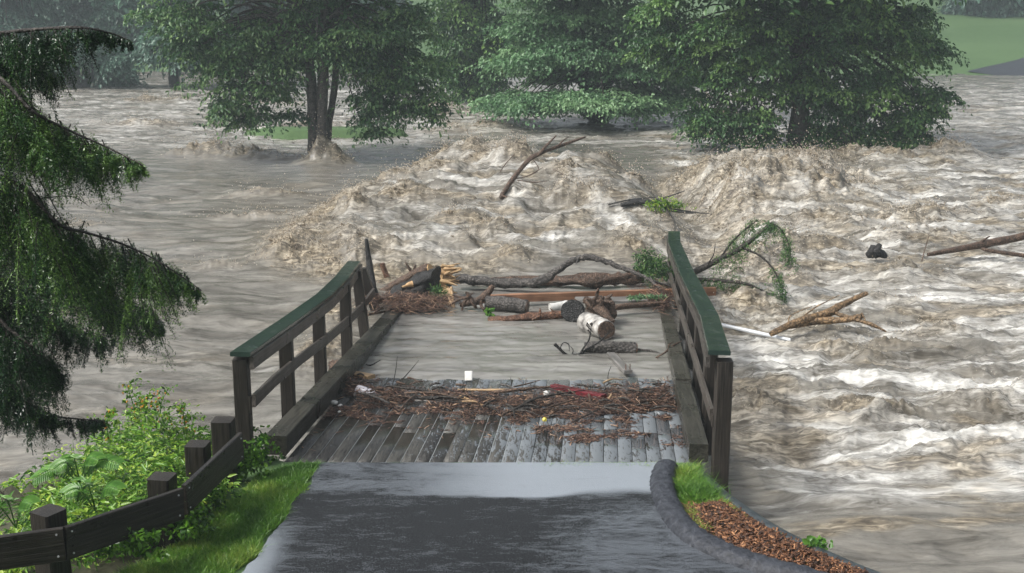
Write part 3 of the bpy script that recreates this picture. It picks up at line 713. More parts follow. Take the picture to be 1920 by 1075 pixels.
# debris on the deck: fine litter
D = [(640, 716, 38, 14, 1500, .16), (700, 738, 60, 14, 1500, .10), (620, 770, 42, 16, 1100, .02), (780, 745, 70, 13, 1700, .08), (860, 752, 70, 14, 1500, .07), (700, 782, 80, 12, 1200, .01),
     (900, 775, 60, 16, 900, .03), (980, 750, 60, 14, 1300, .06), (1060, 770, 80, 16, 2100, .05), (1120, 745, 70, 16, 1500, .07), (1200, 755, 55, 22, 3200, .10), (1245, 745, 30, 22, 1900, .10),
     (1040, 792, 80, 9, 1100, .01), (1120, 820, 70, 8, 800, .01), (1110, 840, 30, 7, 500, .01), (1230, 790, 40, 14, 900, .02), (1200, 825, 40, 6, 300, .0), (1010, 810, 40, 8, 300, 0), (1280, 850, 20, 22, 300, .0), (560, 820, 18, 22, 300, 0),
     (930, 800, 170, 20, 500, 0), (1290, 715, 8, 6, 300, .2)]
pts = []; zz = []
for px, py, sx, sy, n, hh in D:
    a = rng.normal(0, 1, (n, 2)); a = a[(np.abs(a) < 2.2).all(1)]
    P_ = gznp(px+a[:, 0]*sx, py+a[:, 1]*sy, .33); pts.append(P_); zz.append(rng.uniform(0, 1, len(a))**1.5*hh*np.exp(-(a**2).sum(1)*.4))
P_ = np.concatenate(pts); hz = np.concatenate(zz); q_ = (rng.uniform(0, 1, len(P_)) < .85) & (fbm(P_[:, 0]*2.2, P_[:, 1]*3.5, 3, 61) > -.16+.2*(P_[:, 1] < 13.6)); P_ = P_[q_]; hz = hz[q_]
ok = (P_[:, 0] > xl(P_[:, 1])+.02) & (P_[:, 0] < xr(P_[:, 1])-.02) & (P_[:, 1] > 11.75); P_ = P_[ok]; hz = hz[ok]
P_[:, 2] = np.maximum(zdeck(P_[:, 1]), .215)+.008+hz
n = len(P_)
slivers(P_, rng.gamma(2.0, .026, n)+.014, rng.uniform(.004, .015, n), rng.beta(1.1, 2.4, n), 'driftwood_litter', M['litter'], .25, 'brown twigs and bark litter washed up across the bridge deck', 'litter', yaw=rng.normal(.0, .9, n))
a = rng.normal(0, 1, (2600, 2)); P_ = gznp(770+a[:, 0]*38, 570+a[:, 1]*6, .2); P_[:, 2] = .18+np.abs(rng.normal(0, .05, 2600))+.05*np.exp(-a[:, 1]**2)
a = rng.normal(0, 1, (900, 2)); P2 = gznp(1235+a[:, 0]*14, 560+a[:, 1]*10, .2); P2[:, 2] = .18+np.abs(rng.normal(0, .07, 900)); P_ = np.vstack([P_, P2]); n = len(P_)
slivers(P_, rng.gamma(2.2, .045, n)+.03, rng.uniform(.005, .014, n), rng.beta(1.3, 2.2, n), 'twig_litter', M['litter'], .4, 'tangle of fine twigs caught below the broken trunk', 'litter', yaw=rng.normal(.2, .8, n))

# individual sticks in the drift line
SM = [M['bark'], M['bark_brown'], M['bark_grey'], M['tan'], M['bark_red']]
SPOTS = []
for i_ in range(120):
    r = rnd.random()
    if r < .42: px = rnd.gauss(800, 95); py = 744+rnd.gauss(0, 17)+(px-800)*.09
    elif r < .8: px = rnd.gauss(1070, 100); py = 764+rnd.gauss(0, 22)
    else: px = rnd.gauss(1205, 40); py = 750+rnd.gauss(0, 20)
    px = min(1268, max(628, px))
    ln = rnd.choice([.15, .2, .25, .3, .4, .7])*rnd.uniform(.8, 1.2); yaw = rnd.gauss(0, .7)+(-.12 if px < 900 else .05)
    rr = rnd.uniform(.005, .017)*(1+.4*(ln > .5))
    p = gz(px, py, .33); zz_ = max(zdeck(p.y), .2)+.03+rnd.uniform(0, .07)
    d = Vector((math.cos(yaw), math.sin(yaw), rnd.gauss(0, .05))); b = Vector((-d.y, d.x, 0))*rnd.uniform(-.08, .08)*ln
    a = Vector((p.x, p.y, zz_))-d*ln/2; e = a+d*ln
    for v in (a, e): v.x = min(max(v.x, xl(v.y)+.05), xr(v.y)-.05)
    mb = MB(); tube(mb, [a, (a+e)/2+b+Vector((0, 0, rnd.uniform(0, .03))), e], [rr, rr*.85, rr*.5], 6, 4, .15)
    if rnd.random() < .3:
        m_ = (a*.6+e*.4)+b*.8; tube(mb, [m_, m_+Vector((d.x*.6-d.y*.5, d.y*.6+d.x*.5, .3)).normalized()*ln*.3], [rr*.6, rr*.25], 5, 2, .1)
    o = mb.build('driftwood_stick', SM[min(4, int(abs(rnd.gauss(0, 1.5))))], smooth=True, org=tuple(a))
    mn = {'bark': 'dark', 'bark_brown': 'brown', 'bark_grey': 'grey', 'tan': 'pale tan', 'bark_red': 'reddish'}[[q_ for q_ in M if M[q_] == o.data.materials[0]][0]]
    tag(o, ('long ' if ln > .5 else 'short ')+mn+' stick lying '+('in the left half of' if px < 880 else 'in the middle of' if px < 1100 else 'in the right end of')+' the drift line on the deck', 'stick', 'sticks in the drift line on the bridge deck')

# ------------------------------------------------------------------ driftwood and rubbish
def log(name, label, cat, P, R_, mat, n=12, k=5, rough=.16, ends=None, endmat=None, twigs=(), group=None, wob=0.0, partname='trunk'):
    base = Vector(P[0]); root = empty(name, base, label, cat, group)
    n = n+6; k = k+2; mb = MB(); tube(mb, P, R_, n, k, rough, True, wob); mb.build(partname, mat, root, True)
    Rl = R_ if isinstance(R_, (list, tuple)) else [R_]*len(P)
    if ends:
        for e in ends:
            c_ = Vector(P[e]); d = (c_-Vector(P[1 if e == 0 else e-1])).normalized()
            mb = MB(); disc(mb, c_+d*.004, d, Rl[e]*.94, 14); mb.build('cut_end', endmat or M['tan'], root)
    for tp, tr in twigs:
        mb = MB(); tube(mb, tp, tr, 6, 4, .15, True, 0); mb.build('branch', mat, root, True)
    return root
def one(name, label, cat, paths, mat, n=8, group=None, k=5, rough=.15):
    mb = MB()
    for P, Rr in paths: tube(mb, P, Rr, n, k, rough)
    return tag(mb.build(name, mat, smooth=True, org=tuple(paths[0][0][0])), label, cat, group)
A = at
one('broken_branch', 'dark bare pole standing upright beside the far end of the left railing', 'branch', [([A(712, 590, 20.2), A(700, 540, 20.2), A(692, 490, 20.3), A(687, 448, 20.3)], [.075, .065, .05, .03])], M['bark_black'])
# broken trunk with splintered end
t1 = log('fallen_log', 'thick black broken trunk with splintered yellow wood at its torn end', 'log',
         [A(706, 580, 20.9), A(745, 560, 20.8), A(790, 540, 20.6), A(828, 528, 20.4)], [.12, .19, .24, .26], M['bark_black'], 14, 5, .12)
mb = MB()
for i_ in range(26):
    a_ = rnd.uniform(0, 6.28); r_ = rnd.uniform(.03, .22); c_ = A(830+rnd.uniform(-4, 4), 522, 20.3)+Vector((0, math.cos(a_)*r_, math.sin(a_)*r_+.02))
    tube(mb, [c_, c_+Vector((rnd.uniform(.12, .32), rnd.uniform(-.1, .1), rnd.uniform(-.1, .12)))], [rnd.uniform(.025, .05), .006], 5, 2, .3)
mb.build('splinters', M['fresh'], t1)
mb = MB(); tube(mb, [A(808, 520, 20.2), A(775, 534, 20.15), A(752, 540, 20.1)], [.08, .06, .05], 8, 3, .2); mb.build('branch', M['bark_black'], t1, True)
mb = MB(); tube(mb, [A(774, 533, 20.05), A(754, 538, 20.0)], [.055, .02], 6, 2, .4); mb.build('splinters', M['fresh'], t1)
log('leaning_limb', 'long dark brown limb leaning up across the broken trunk', 'log', [A(704, 556, 21.2), A(745, 532, 21.1), A(785, 512, 20.9), A(806, 504, 20.8)], [.05, .08, .10, .09], M['bark_brown'], 10, ends=[3], endmat=M['fresh'],
    twigs=[([A(775, 516, 21), A(767, 503, 21), A(760, 492, 21)], [.035, .03, .008]), ([A(778, 515, 21), A(777, 502, 21), A(780, 497, 21)], [.03, .025, .02])])
log('peeled_limb', 'pinkish peeled limb poking up behind the leaning limb', 'log', [A(760, 532, 22.0), A(735, 526, 22), A(726, 520, 22), A(716, 494, 22)], [.07, .06, .055, .045], M['bark_red'], 8)
log('arched_branch', 'long grey branch arching from the broken trunk to the right railing', 'branch',
    [A(852, 522, 20.9), A(905, 527, 20.8), A(970, 532, 20.7), A(1020, 523, 20.6), A(1060, 498, 20.6), A(1090, 483, 20.6), A(1125, 488, 20.5), A(1180, 508, 20.3), A(1222, 528, 20.1), A(1250, 560, 19.9)],
    [.08, .08, .075, .065, .058, .05, .045, .036, .03, .02], M['bark_grey'], 9, 6, .2, wob=.012, twigs=[([A(1222, 527, 20.1), A(1255, 537, 20.2)], [.03, .015]), ([A(1083, 486, 20.5), A(1080, 497, 20.4)], [.02, .006])])
log('flat_driftlog', 'rotting flat brown log lying in the water behind the arched branch', 'log', [A(880, 530, 21.1), A(1000, 527, 21.1), A(1120, 526, 21.0), A(1205, 519, 21.2)], [.04, .08, .10, .09], M['bark_brown'], 10, 8, .5)
log('broken_stump', 'reddish split stump beside green sprigs at the far right railing', 'log', [A(1190, 525, 21.6), A(1212, 505, 21.5)], [.14, .10], M['bark_red'], 9, 3, .3)
beam_o = beam('long_timber', A(905, 561, 19.55), A(1341, 546, 20.2), .09, .13, M['timber'], None, segs=6, rough=.004)
tag(beam_o, 'long brown sawn timber lying across the bridge under the right railing', 'timber')
beam_o = beam('pale_board', A(838, 543, 20.0), A(843, 583, 19.5), .20, .035, M['tan'], None, up=(0, 1, .2), rough=.004)
tag(beam_o, 'pale upright board below the splintered trunk end', 'board')
rt = one('root_clump', 'tangled root clump with a thick bare prong left of the short log', 'root', [
    ([A(862, 572, 19.4), A(895, 565, 19.4), A(915, 548, 19.4), A(925, 536, 19.4)], [.04, .065, .06, .04]),
    ([A(880, 556, 19.3), A(870, 568, 19.3), A(866, 582, 19.2)], [.03, .025, .015]), ([A(876, 550, 19.3), A(885, 565, 19.2), A(893, 578, 19.2)], [.03, .04, .02]),
    ([A(848, 553, 19.3), A(870, 558, 19.3), A(888, 549, 19.3)], [.012, .02, .012]), ([A(880, 555, 19.2), A(873, 548, 19.2)], [.03, .015]),
    ([A(905, 560, 19.2), A(902, 572, 19.2), A(908, 581, 19.1)], [.03, .025, .02]), ([A(840, 575, 19.2), A(860, 562, 19.2), A(880, 558, 19.2)], [.015, .02, .02])], M['bark_brown'])
one('bare_twig', 'crooked bare twig trailing in the water under the pale board', 'twig', [([A(690, 590, 18.9), A(730, 583, 19.2), A(790, 574, 19.2), A(825, 576, 19.2), A(842, 582, 19)], [.02, .02, .018, .02, .012]), ([A(800, 574, 19.2), A(790, 562, 19.2)], [.012, .004]), ([A(700, 588, 18.9), A(740, 560, 19.3), A(752, 545, 19.4)], [.015, .012, .004])], M['bark_brown'], 6)
log('short_log', 'short purple brown log with a cut end beside the root clump', 'log', [A(912, 568, 19.3), A(950, 570, 19.2), A(988, 576, 19.1)], [.11, .12, .105], M['bark_grey'], 12, 4, .08, ends=[2], endmat=M['bark_brown'])
log('floating_log', 'long reddish floating log in front of the white slab', 'log', [A(915, 602, 18.6), A(960, 599, 18.6), A(1010, 594, 18.7), A(1062, 590, 18.8)], [.05, .065, .07, .06], M['bark_red'], 9, 4, .2, twigs=[([A(1008, 594, 18.6), A(1013, 586, 18.6), A(1012, 578, 18.6)], [.03, .025, .006]), ([A(998, 600, 18.5), A(1020, 588, 18.5)], [.02, .012]), ([A(1040, 588, 18.6), A(1031, 578, 18.6)], [.02, .005])])
log('black_stump', 'round black sawn stump standing in the water on the deck', 'stump', [A(1076, 584, 18.95), A(1074, 584, 18.55)], [.165, .18], M['bark_black'], 16, 2, .06, ends=[1], endmat=M['bark_black'])
mb = MB(); tube(mb, [A(1031, 577, 19.3)+Vector((0, 0, .0)), A(1064, 573, 19.4)], [.07, .08], 10, 3, .1); tag(mb.build('white_slab', M['white'], smooth=True), 'white foam slab wedged behind the black stump', 'foam slab')
o = beam('pale_plank', A(1085, 563, 19.3), A(1245, 562, 19.8), .34, .04, M['greywood'], None, segs=4, rough=.006); tag(o, 'pale wet plank floating behind the root wad', 'plank')
log('thin_driftlog', 'thin brown driftlog along the near edge of the pale wet plank', 'log', [A(1140, 578, 18.9), A(1190, 573, 19.0), A(1246, 569, 19.2)], [.05, .045, .03], M['bark_brown'], 8, 4, .2)
# root wad
wadp = []
for i_ in range(34):
    c0 = A(1118+rnd.uniform(-8, 12), 575+rnd.uniform(-8, 10), 18.4+rnd.uniform(-.2, .2)); a_ = rnd.uniform(-2.6, 1.2); l_ = rnd.uniform(.10, .26)
    dd = Vector((math.cos(a_), rnd.uniform(-.6, .2), -math.sin(a_)*.9))
    wadp.append(([c0, c0+dd*l_*.5+Vector((0, 0, .02)), c0+dd*l_+Vector((rnd.uniform(-.04, .04), 0, rnd.uniform(-.04, .04)))], [rnd.uniform(.03, .06), .03, .012]))
wadp.append(([A(1098, 562, 18.4), A(1125, 580, 18.2), A(1150, 604, 18.0)], [.06, .09, .04]))
wadp.append(([A(1120, 560, 18.5), A(1140, 580, 18.4), A(1150, 595, 18.3)], [.08, .12, .07]))
one('root_wad', 'dark twisted root wad heaped above the birch log', 'root', wadp, M['bark_brown'], 7, rough=.3)
b1 = log('birch_log', 'white birch log with a sawn dark end resting in the water', 'log', [A(1098, 604, 18.0), A(1115, 610, 17.75), A(1137, 619, 17.35)], [.15, .155, .14], M['birch'], 18, 4, .04, ends=[2], endmat=M['bark_brown'])
mb = MB()
for i_ in range(16):
    px = rnd.uniform(1096, 1128); c_ = A(px, 606+rnd.uniform(-6, 14), 17.5); tube(mb, [c_+Vector((0, -.0, 0)), c_+Vector((.05, -.02, -.06))], [.012, .006], 5, 2, .3)
mb.build('bark_patch', M['bark'], b1)
log('grey_log', 'short grey log with torn bark and smooth wet top', 'log', [A(1096, 652, 16.7), A(1140, 652, 16.7), A(1192, 655, 16.7)], [.075, .095, .09], M['bark_grey'], 14, 4, .09, ends=[2], endmat=M['bark_red'], twigs=[([A(1192, 655, 16.7), A(1220, 658, 16.65), A(1238, 663, 16.6)], [.02, .016, .008])])
tw = []
for P, Rr in (([(1040, 645), (1055, 660), (1070, 670), (1090, 668)], .02), ([(1068, 668), (1052, 655), (1056, 643), (1066, 646), (1068, 658)], .008), ([(1085, 668), (1096, 650), (1104, 638), (1108, 620)], .012), ([(1080, 668), (1105, 652), (1125, 640), (1142, 624)], .012),
              ([(1125, 640), (1124, 625)], .007), ([(1138, 628), (1140, 620)], .005), ([(1090, 668), (1100, 655), (1115, 650)], .012), ([(1060, 664), (1046, 668), (1040, 674)], .006), ([(1070, 668), (1075, 658), (1070, 650)], .007), ([(1075, 666), (1092, 662), (1100, 658)], .01)):
    tw.append(([A(x_, y_, 16.5+.1*rnd.random()) for x_, y_ in P], [Rr*1.2]+[Rr]*(len(P)-2)+[Rr*.5]))
one('twisted_roots', 'black curling roots in front of the short grey log', 'root', tw, M['bark_black'], 6)
one('bare_twig', 'thin forked twig reaching over the right curb', 'twig', [([A(1229, 671, 16.3), A(1245, 662, 16.3), A(1262, 648, 16.4), A(1278, 640, 16.5)], [.01, .014, .014, .008]), ([A(1252, 657, 16.3), A(1255, 646, 16.3), A(1264, 641, 16.4)], [.008, .008, .004]), ([A(1240, 664, 16.3), A(1232, 674, 16.2)], [.006, .003])], M['bark_brown'], 5)
gb = beam('grey_board', A(1145, 664, 16.5), A(1178, 698, 15.45), .11, .05, M['greywood'], None, segs=4, rough=.004); tag(gb, 'grey weathered board with rusty bolts in its near end', 'board')
for dx in (-.025, .03):
    mb = MB(); tube(mb, [Vector((.50, dx, .02)), Vector((.50, dx, .10))], .006, 6, 1, 0); V_ = np.concatenate(mb.V)
    me = bpy.data.meshes.new('bolt'); me.from_pydata([tuple(v) for v in V_], [], mb.F[4]+mb.F[3]); me.materials.append(M['bark_red']); b_ = link(bpy.data.objects.new('bolt', me)); b_.parent = gb
# at left curb
log('stump_piece', 'ragged bark stump lying against the left curb', 'log', [A(622, 686, 15.9), A(645, 686, 15.8), A(668, 684, 15.7)], [.08, .085, .07], M['bark_brown'], 10, 3, .25, ends=[2], endmat=M['bark_black'])
o = beam('cut_timber', A(655, 700, 15.5), A(697, 707, 15.2), .12, .05, M['tan'], None, rough=.003); tag(o, 'short pale cut timber beside the left curb', 'timber')
o = beam('grey_offcut', A(622, 698, 15.7), A(655, 700, 15.5), .10, .06, M['greywood'], None, rough=.004); tag(o, 'grey splintered offcut under the ragged stump', 'timber')
one('bare_twig', 'black stick floating beside the ragged bark stump', 'twig', [([A(686, 683, 15.7), A(695, 685, 15.7), A(714, 675, 15.9)], [.01, .014, .006])], M['bark_black'], 5)
for (P, lab) in (([(736, 722), (742, 695), (745, 668)], 'tallest upright bare twig standing in the drift left of the white block'), ([(738, 728), (765, 700), (785, 676)], 'slanting bare twig standing in the drift'), ([(1142, 722), (1140, 705), (1146, 686)], 'single upright twig right of the red board'), ([(957, 732), (959, 718), (957, 708)], 'stubby dark twig poking up left of the red board')):
    one('upright_twig', lab, 'twig', [([A(x_, y_, 15.0) for x_, y_ in P], [.006, .005, .003])], M['bark'], 5)
log('brown_log', 'stout red brown log piece in the middle of the drift line', 'log', [A(988, 743, 14.4), A(1035, 761, 14.0)], [.05, .045], M['bark_brown'], 9, 4, .15)
log('slim_log', 'slim brown log piece right of the stout one in the drift', 'log', [A(1056, 752, 14.2), A(1094, 766, 13.9)], [.03, .028], M['bark_brown'], 8, 4, .15)
one('curved_branch', 'dark curved branch lying below the red board', 'branch', [([A(1096, 768, 13.9), A(1130, 757, 14.1), A(1165, 755, 14.1), A(1205, 757, 14.1)], [.025, .03, .022, .015])], M['bark'], 7)
one('curved_branch', 'long dark branch along the lower edge of the drift', 'branch', [([A(1064, 774, 13.8), A(1090, 783, 13.6), A(1130, 786, 13.6), A(1190, 781, 13.7)], [.02, .022, .02, .012])], M['bark'], 7)
one('curved_branch', 'light brown branch lying lowest on the deck boards', 'branch', [([A(1075, 819, 12.9), A(1120, 815, 12.95), A(1155, 810, 13.05)], [.008, .014, .008])], M['bark_red'], 6)
one('curved_branch', 'short pale branch near the right curb', 'branch', [([A(1235, 792, 13.5), A(1273, 788, 13.55)], [.018, .015])], M['tan'], 6)
one('curved_branch', 'pale yellow peeled branch in the left half of the drift', 'branch', [([A(862, 744, 14.3), A(885, 752, 14.2), A(905, 760, 14.0)], [.018, .018, .012])], M['fresh'], 6)
one('curved_branch', 'pale branch end pointing right at the lower drift edge', 'branch', [([A(858, 763, 14.0), A(885, 772, 13.8), A(908, 778, 13.7)], [.012, .018, .016])], M['tan'], 6)
one('curved_branch', 'long tan branch floating behind the drift', 'branch', [([A(858, 731, 14.75), A(920, 732, 14.7), A(985, 731, 14.75)], [.014, .02, .014])], M['tan'], 6)
one('curved_branch', 'grey peeled branch running out of the bottle neck', 'branch', [([A(712, 742, 14.5), A(750, 750, 14.3), A(812, 754, 14.2)], [.02, .028, .014])], M['greywood'], 7)
o = beam('red_board', A(1037, 727, 14.85), A(1132, 747, 14.2), .10, .09, M['red'], None, rough=.002); tag(o, 'dark red painted board half sunk in the drift line', 'board')
# bottle
bt = empty('plastic_bottle', A(690, 738, 14.6), 'clear crumpled plastic bottle lying in the drift near the left curb', 'bottle')
m, N, L, p, tc = newmat('bottle_plastic'); p.inputs['Base Color'].default_value = (.72, .70, .76, 1); p.inputs['Roughness'].default_value = .12; p.inputs['Transmission Weight'].default_value = .35; M['bottle'] = m
bA, bB = A(671, 731, 14.65), A(708, 742, 14.4); dd = bB-bA
mb = MB(); tube(mb, [bA+dd*t_ for t_ in (0, .05, .35, .45, .6, .8, .92)], [.045, .062, .062, .055, .06, .045, .02], 14, 3, .06); mb.build('body', M['bottle'], bt, True)
mb = MB(); tube(mb, [bA+dd*.93, bA+dd*1.0], [.017, .017], 10, 1, 0); mb.build('cap', M['white'], bt, True)
def lump(name, label, cat, c_, r, mat, sq=(1, .8, .6), n=8):
    import bmesh
    bm = bmesh.new(); bmesh.ops.create_icosphere(bm, subdivisions=2, radius=r)
    for v in bm.verts:
        f = 1+rnd.uniform(-.16, .16); v.co = Vector((v.co.x*sq[0]*f, v.co.y*sq[1]*f, v.co.z*sq[2]*f))
    me = bpy.data.meshes.new(name); bm.to_mesh(me); bm.free(); me.materials.append(mat)
    o = link(bpy.data.objects.new(name, me)); o.location = c_; o.rotation_euler = (0, 0, rnd.uniform(0, 3)); return tag(o, label, cat)
lump('foam_piece', 'largest white foam chunk on the deck by the left curb', 'foam', A(627, 755, 14.0), .045, M['white'])
lump('foam_piece', 'flat white foam scrap right below the largest chunk', 'foam', A(638, 760, 13.9), .035, M['white'], (1, .6, .35))
lump('foam_piece', 'lowest small white foam scrap near the left curb', 'foam', A(636, 772, 13.6), .03, M['white'], (1, .6, .35))
lump('plastic_bag', 'crumpled white scrap of bag left of the red board', 'bag', A(1024, 739, 14.4), .05, M['white'], (1, .7, .8))
lump('yellow_cup', 'small bright yellow scrap on the lower drift edge', 'cup', A(1021, 787, 13.32), .028, M['yellow'], (1, 1, 1))
o = beam('foam_block', A(879, 698, 15.35), A(879, 716, 15.25), .10, .07, M['white'], None, up=(0, 1, 0), bev=.012, rough=.004); tag(o, 'white foam block standing in the shallow water on the deck', 'foam block')
# right side, beyond the railing
one('pale_pipe', 'pale blue grey pipe sticking out from under the right railing', 'pipe', [([A(1345, 608, 18.2), A(1410, 622, 17.9), A(1482, 638, 17.6)], [.03, .03, .025])], M['pipe'], 10, rough=.0)
one('driftwood_stub', 'dark curved driftwood stub right of the railing above the pipe', 'branch', [([A(1362, 607, 18.9), A(1385, 601, 18.9), A(1405, 603, 18.9)], [.02, .04, .035])], M['bark_black'], 8)
log('broken_limb', 'broken limb with peeled orange wood in the rapids right of the bridge', 'branch', [A(1445, 627, 17.6), A(1490, 606, 17.8), A(1555, 586, 18.0), A(1578, 572, 18.1), A(1626, 550, 18.3)], [.035, .055, .065, .05, .03], M['peeling'], 9, 5, .2,
    twigs=[([A(1478, 612, 17.8), A(1530, 602, 17.9), A(1585, 600, 17.8), A(1618, 593, 17.8)], [.05, .06, .05, .04]), ([A(1560, 585, 18.0), A(1600, 598, 17.8), A(1632, 608, 17.6), A(1662, 622, 17.5)], [.03, .035, .03, .012]),
           ([A(1507, 593, 17.9), A(1530, 576, 18.0), A(1575, 553, 18.1)], [.012, .01, .004]), ([A(1478, 605, 17.9), A(1485, 590, 18), A(1530, 572, 18.1)], [.008, .008, .004]), ([A(1612, 600, 17.7), A(1616, 588, 17.7), A(1622, 600, 17.6)], [.02, .016, .01])])
one('dark_snag', 'small black snag sticking out of the rapids', 'snag', [([A(1625, 481, 23.2), A(1640, 474, 23.2), A(1663, 481, 23.2)], [.04, .13, .04]), ([A(1640, 474, 23.1), A(1652, 458, 23.1)], [.09, .035]), ([A(1634, 474, 23.1), A(1640, 463, 23.1)], [.07, .02])], M['bark_black'], 8, rough=.3)
log('fallen_tree', 'long brown fallen trunk reaching in from the right edge of the flood', 'log', [A(2060, 405, 23.8), A(1920, 443, 23.5), A(1835, 460, 23.3), A(1740, 478, 22.9)], [.09, .075, .065, .035], M['bark_brown'], 10, 5, .16,
    twigs=[([A(1832, 460, 23.3), A(1842, 452, 23.3), A(1856, 443, 23.3)], [.03, .025, .01]), ([A(1840, 466, 23.1), A(1870, 473, 23), A(2000, 490, 22.9)], [.03, .035, .05]), ([A(1728, 490, 22.8), A(1735, 465, 22.9), A(1742, 442, 22.9)], [.012, .01, .006])])
log('leaning_snag', 'bare leaning snag rising out of the crest of the flood wave', 'branch', [A(938, 372, 27.2), A(955, 345, 27.3), A(990, 302, 27.6), A(1020, 285, 27.8), A(1055, 272, 28), A(1098, 257, 28.2)], [.045, .05, .048, .042, .038, .018], M['bark_brown'], 9, 5, .2,
    twigs=[([A(1010, 290, 27.7), A(1025, 273, 27.8), A(1043, 254, 27.9)], [.035, .03, .012]), ([A(1045, 275, 27.9), A(1058, 262, 27.9), A(1066, 258, 28)], [.02, .015, .01]), ([A(940, 366, 27.2), A(965, 377, 27), A(985, 385, 26.8)], [.03, .02, .01]),
           ([A(1000, 300, 27.6), A(1010, 318, 27.5), A(992, 330, 27.4)], [.012, .01, .005]), ([A(968, 335, 27.4), A(990, 330, 27.4), A(1018, 314, 27.4)], [.012, .015, .006]), ([A(970, 338, 27.3), A(1000, 342, 27.2), A(1025, 340, 27.1)], [.012, .015, .005])])
one('bare_twig', 'short twig sticking out of the foam left of the leaning snag', 'twig', [([A(938, 322, 28.6), A(950, 305, 28.7), A(966, 288, 28.8)], [.012, .012, .005])], M['bark_brown'], 5)
one('bare_twig', 'thin twig bent low in the foam right of the leaning snag', 'twig', [([A(1037, 318, 28.5), A(1052, 325, 28.3), A(1062, 334, 28.2)], [.010, .010, .005])], M['bark_brown'], 5)
one('swept_branch', 'low dark branch with pale leaves swept over the wave crest', 'branch', [([A(1164, 385, 25.9), A(1190, 380, 25.9), A(1225, 381, 25.8), A(1262, 395, 25.5), A(1300, 400, 25.3)], [.05, .06, .05, .03, .015]), ([A(1140, 384, 26), A(1180, 375, 26), A(1230, 370, 25.9)], [.015, .018, .01]),
    ([A(1225, 377, 25.8), A(1255, 368, 25.8), A(1285, 358, 25.7)], [.02, .015, .008]), ([A(1262, 392, 25.5), A(1300, 398, 25.5), A(1335, 402, 25.4)], [.015, .012, .008]), ([A(1250, 392, 25.5), A(1262, 410, 25.3)], [.02, .012])], M['bark_black'], 7)

# ------------------------------------------------------------------ foliage
def leafmesh(c_, d, nrm, L_, W, tint, name, mat, parent=None, lobes=False):
    """N leaves folded along the midrib: c base, d direction, nrm normal"""
    n = len(c_); d = d/np.linalg.norm(d, axis=1)[:, None]
    s = np.cross(d, nrm); s /= np.linalg.norm(s, axis=1)[:, None]+1e-9; u_ = np.cross(s, d)
    V = np.zeros((n, 6, 3)); L_ = L_[:, None]; W = W[:, None]
    V[:, 0] = c_; V[:, 1] = c_+d*L_*.35+s*W*.5+u_*W*.18; V[:, 2] = c_+d*L_*.75+s*W*.33+u_*W*.1
    V[:, 3] = c_+d*L_-u_*L_*.12; V[:, 4] = c_+d*L_*.75-s*W*.33+u_*W*.1; V[:, 5] = c_+d*L_*.35-s*W*.5+u_*W*.18
    b = (np.arange(n)*6)[:, None]
    Q = np.concatenate([b+np.array([[0, 1, 2, 3]]), b+np.array([[0, 3, 4, 5]])])
    return npmesh(name, V.reshape(-1, 3), [Q], mat, parent, {'tint': np.repeat(np.clip(tint, 0, 1), 6)})
def crown(lobes, Y, n_clump, K, size, spread=.45, droop=.5, flat=.5, depth=2.2, seed=1, tb=(0, 1)):
    """lobes (px,py,rx,ry[,weight,dy]) in the picture at distance Y -> leaf arrays and clump centres"""
    g = np.random.default_rng(seed); sc = Y/FPX
    w = np.array([(l[2]*l[3])**.75*(l[4] if len(l) > 4 else 1) for l in lobes]); w = w/w.sum()
    cs = []; out = []
    for l, wi in zip(lobes, w):
        k = max(3, int(round(n_clump*wi))); c0 = np.array(at(l[0], l[1], Y+(l[5] if len(l) > 5 else 0)))
        v = g.normal(0, 1, (k, 3)); v /= np.linalg.norm(v, axis=1)[:, None]; r = g.uniform(.25, 1, k)**.5
        dp = min(depth, max(l[2], l[3])*sc)
        cs.append(c0+v*r[:, None]*np.array([l[2]*sc, dp, l[3]*sc])); out.append(v)
    cs = np.concatenate(cs); out = np.concatenate(out); nc = len(cs)
    ct = g.beta(2, 2, nc)
    rad = g.uniform(.6, 1.25, nc)*spread
    kk = (K*g.uniform(.5, 1.4, nc)).astype(int); idx = np.repeat(np.arange(nc), kk); n = len(idx)
    ra = np.sqrt(g.uniform(0, 1, n)); aa = g.uniform(0, 2*np.pi, n); rr = rad[idx][:, None]
    o = np.stack([ra*np.cos(aa), ra*np.sin(aa), g.normal(0, .4, n)*(1-.6*ra)], 1)
    wob = 1+.35*np.sin(aa*3+ct[idx]*40)+.2*np.sin(aa*5+ct[idx]*90)
    o = o*rr*wob[:, None]*np.array([1, 1, flat])
    o[:, 2] -= droop*(o[:, 0]**2+o[:, 1]**2)/np.maximum(rr[:, 0], .1)
    c_ = cs[idx]+o
    d = o/np.maximum(np.linalg.norm(o, axis=1)[:, None], 1e-5)*.9+g.normal(0, .5, (n, 3)); d[:, 2] -= .45
    nrm = g.normal(0, .6, (n, 3)); nrm[:, 2] += .9; nrm[:, :2] += .6*o[:, :2]/np.maximum(rr, .1)
    t = tb[0]+(tb[1]-tb[0])*np.clip(1.1*(ct[idx]-.5)+.5+g.normal(0, .13, n), 0, 1)
    s = size*g.uniform(.6, 1.3, n)
    return c_, d, nrm, s, t, cs
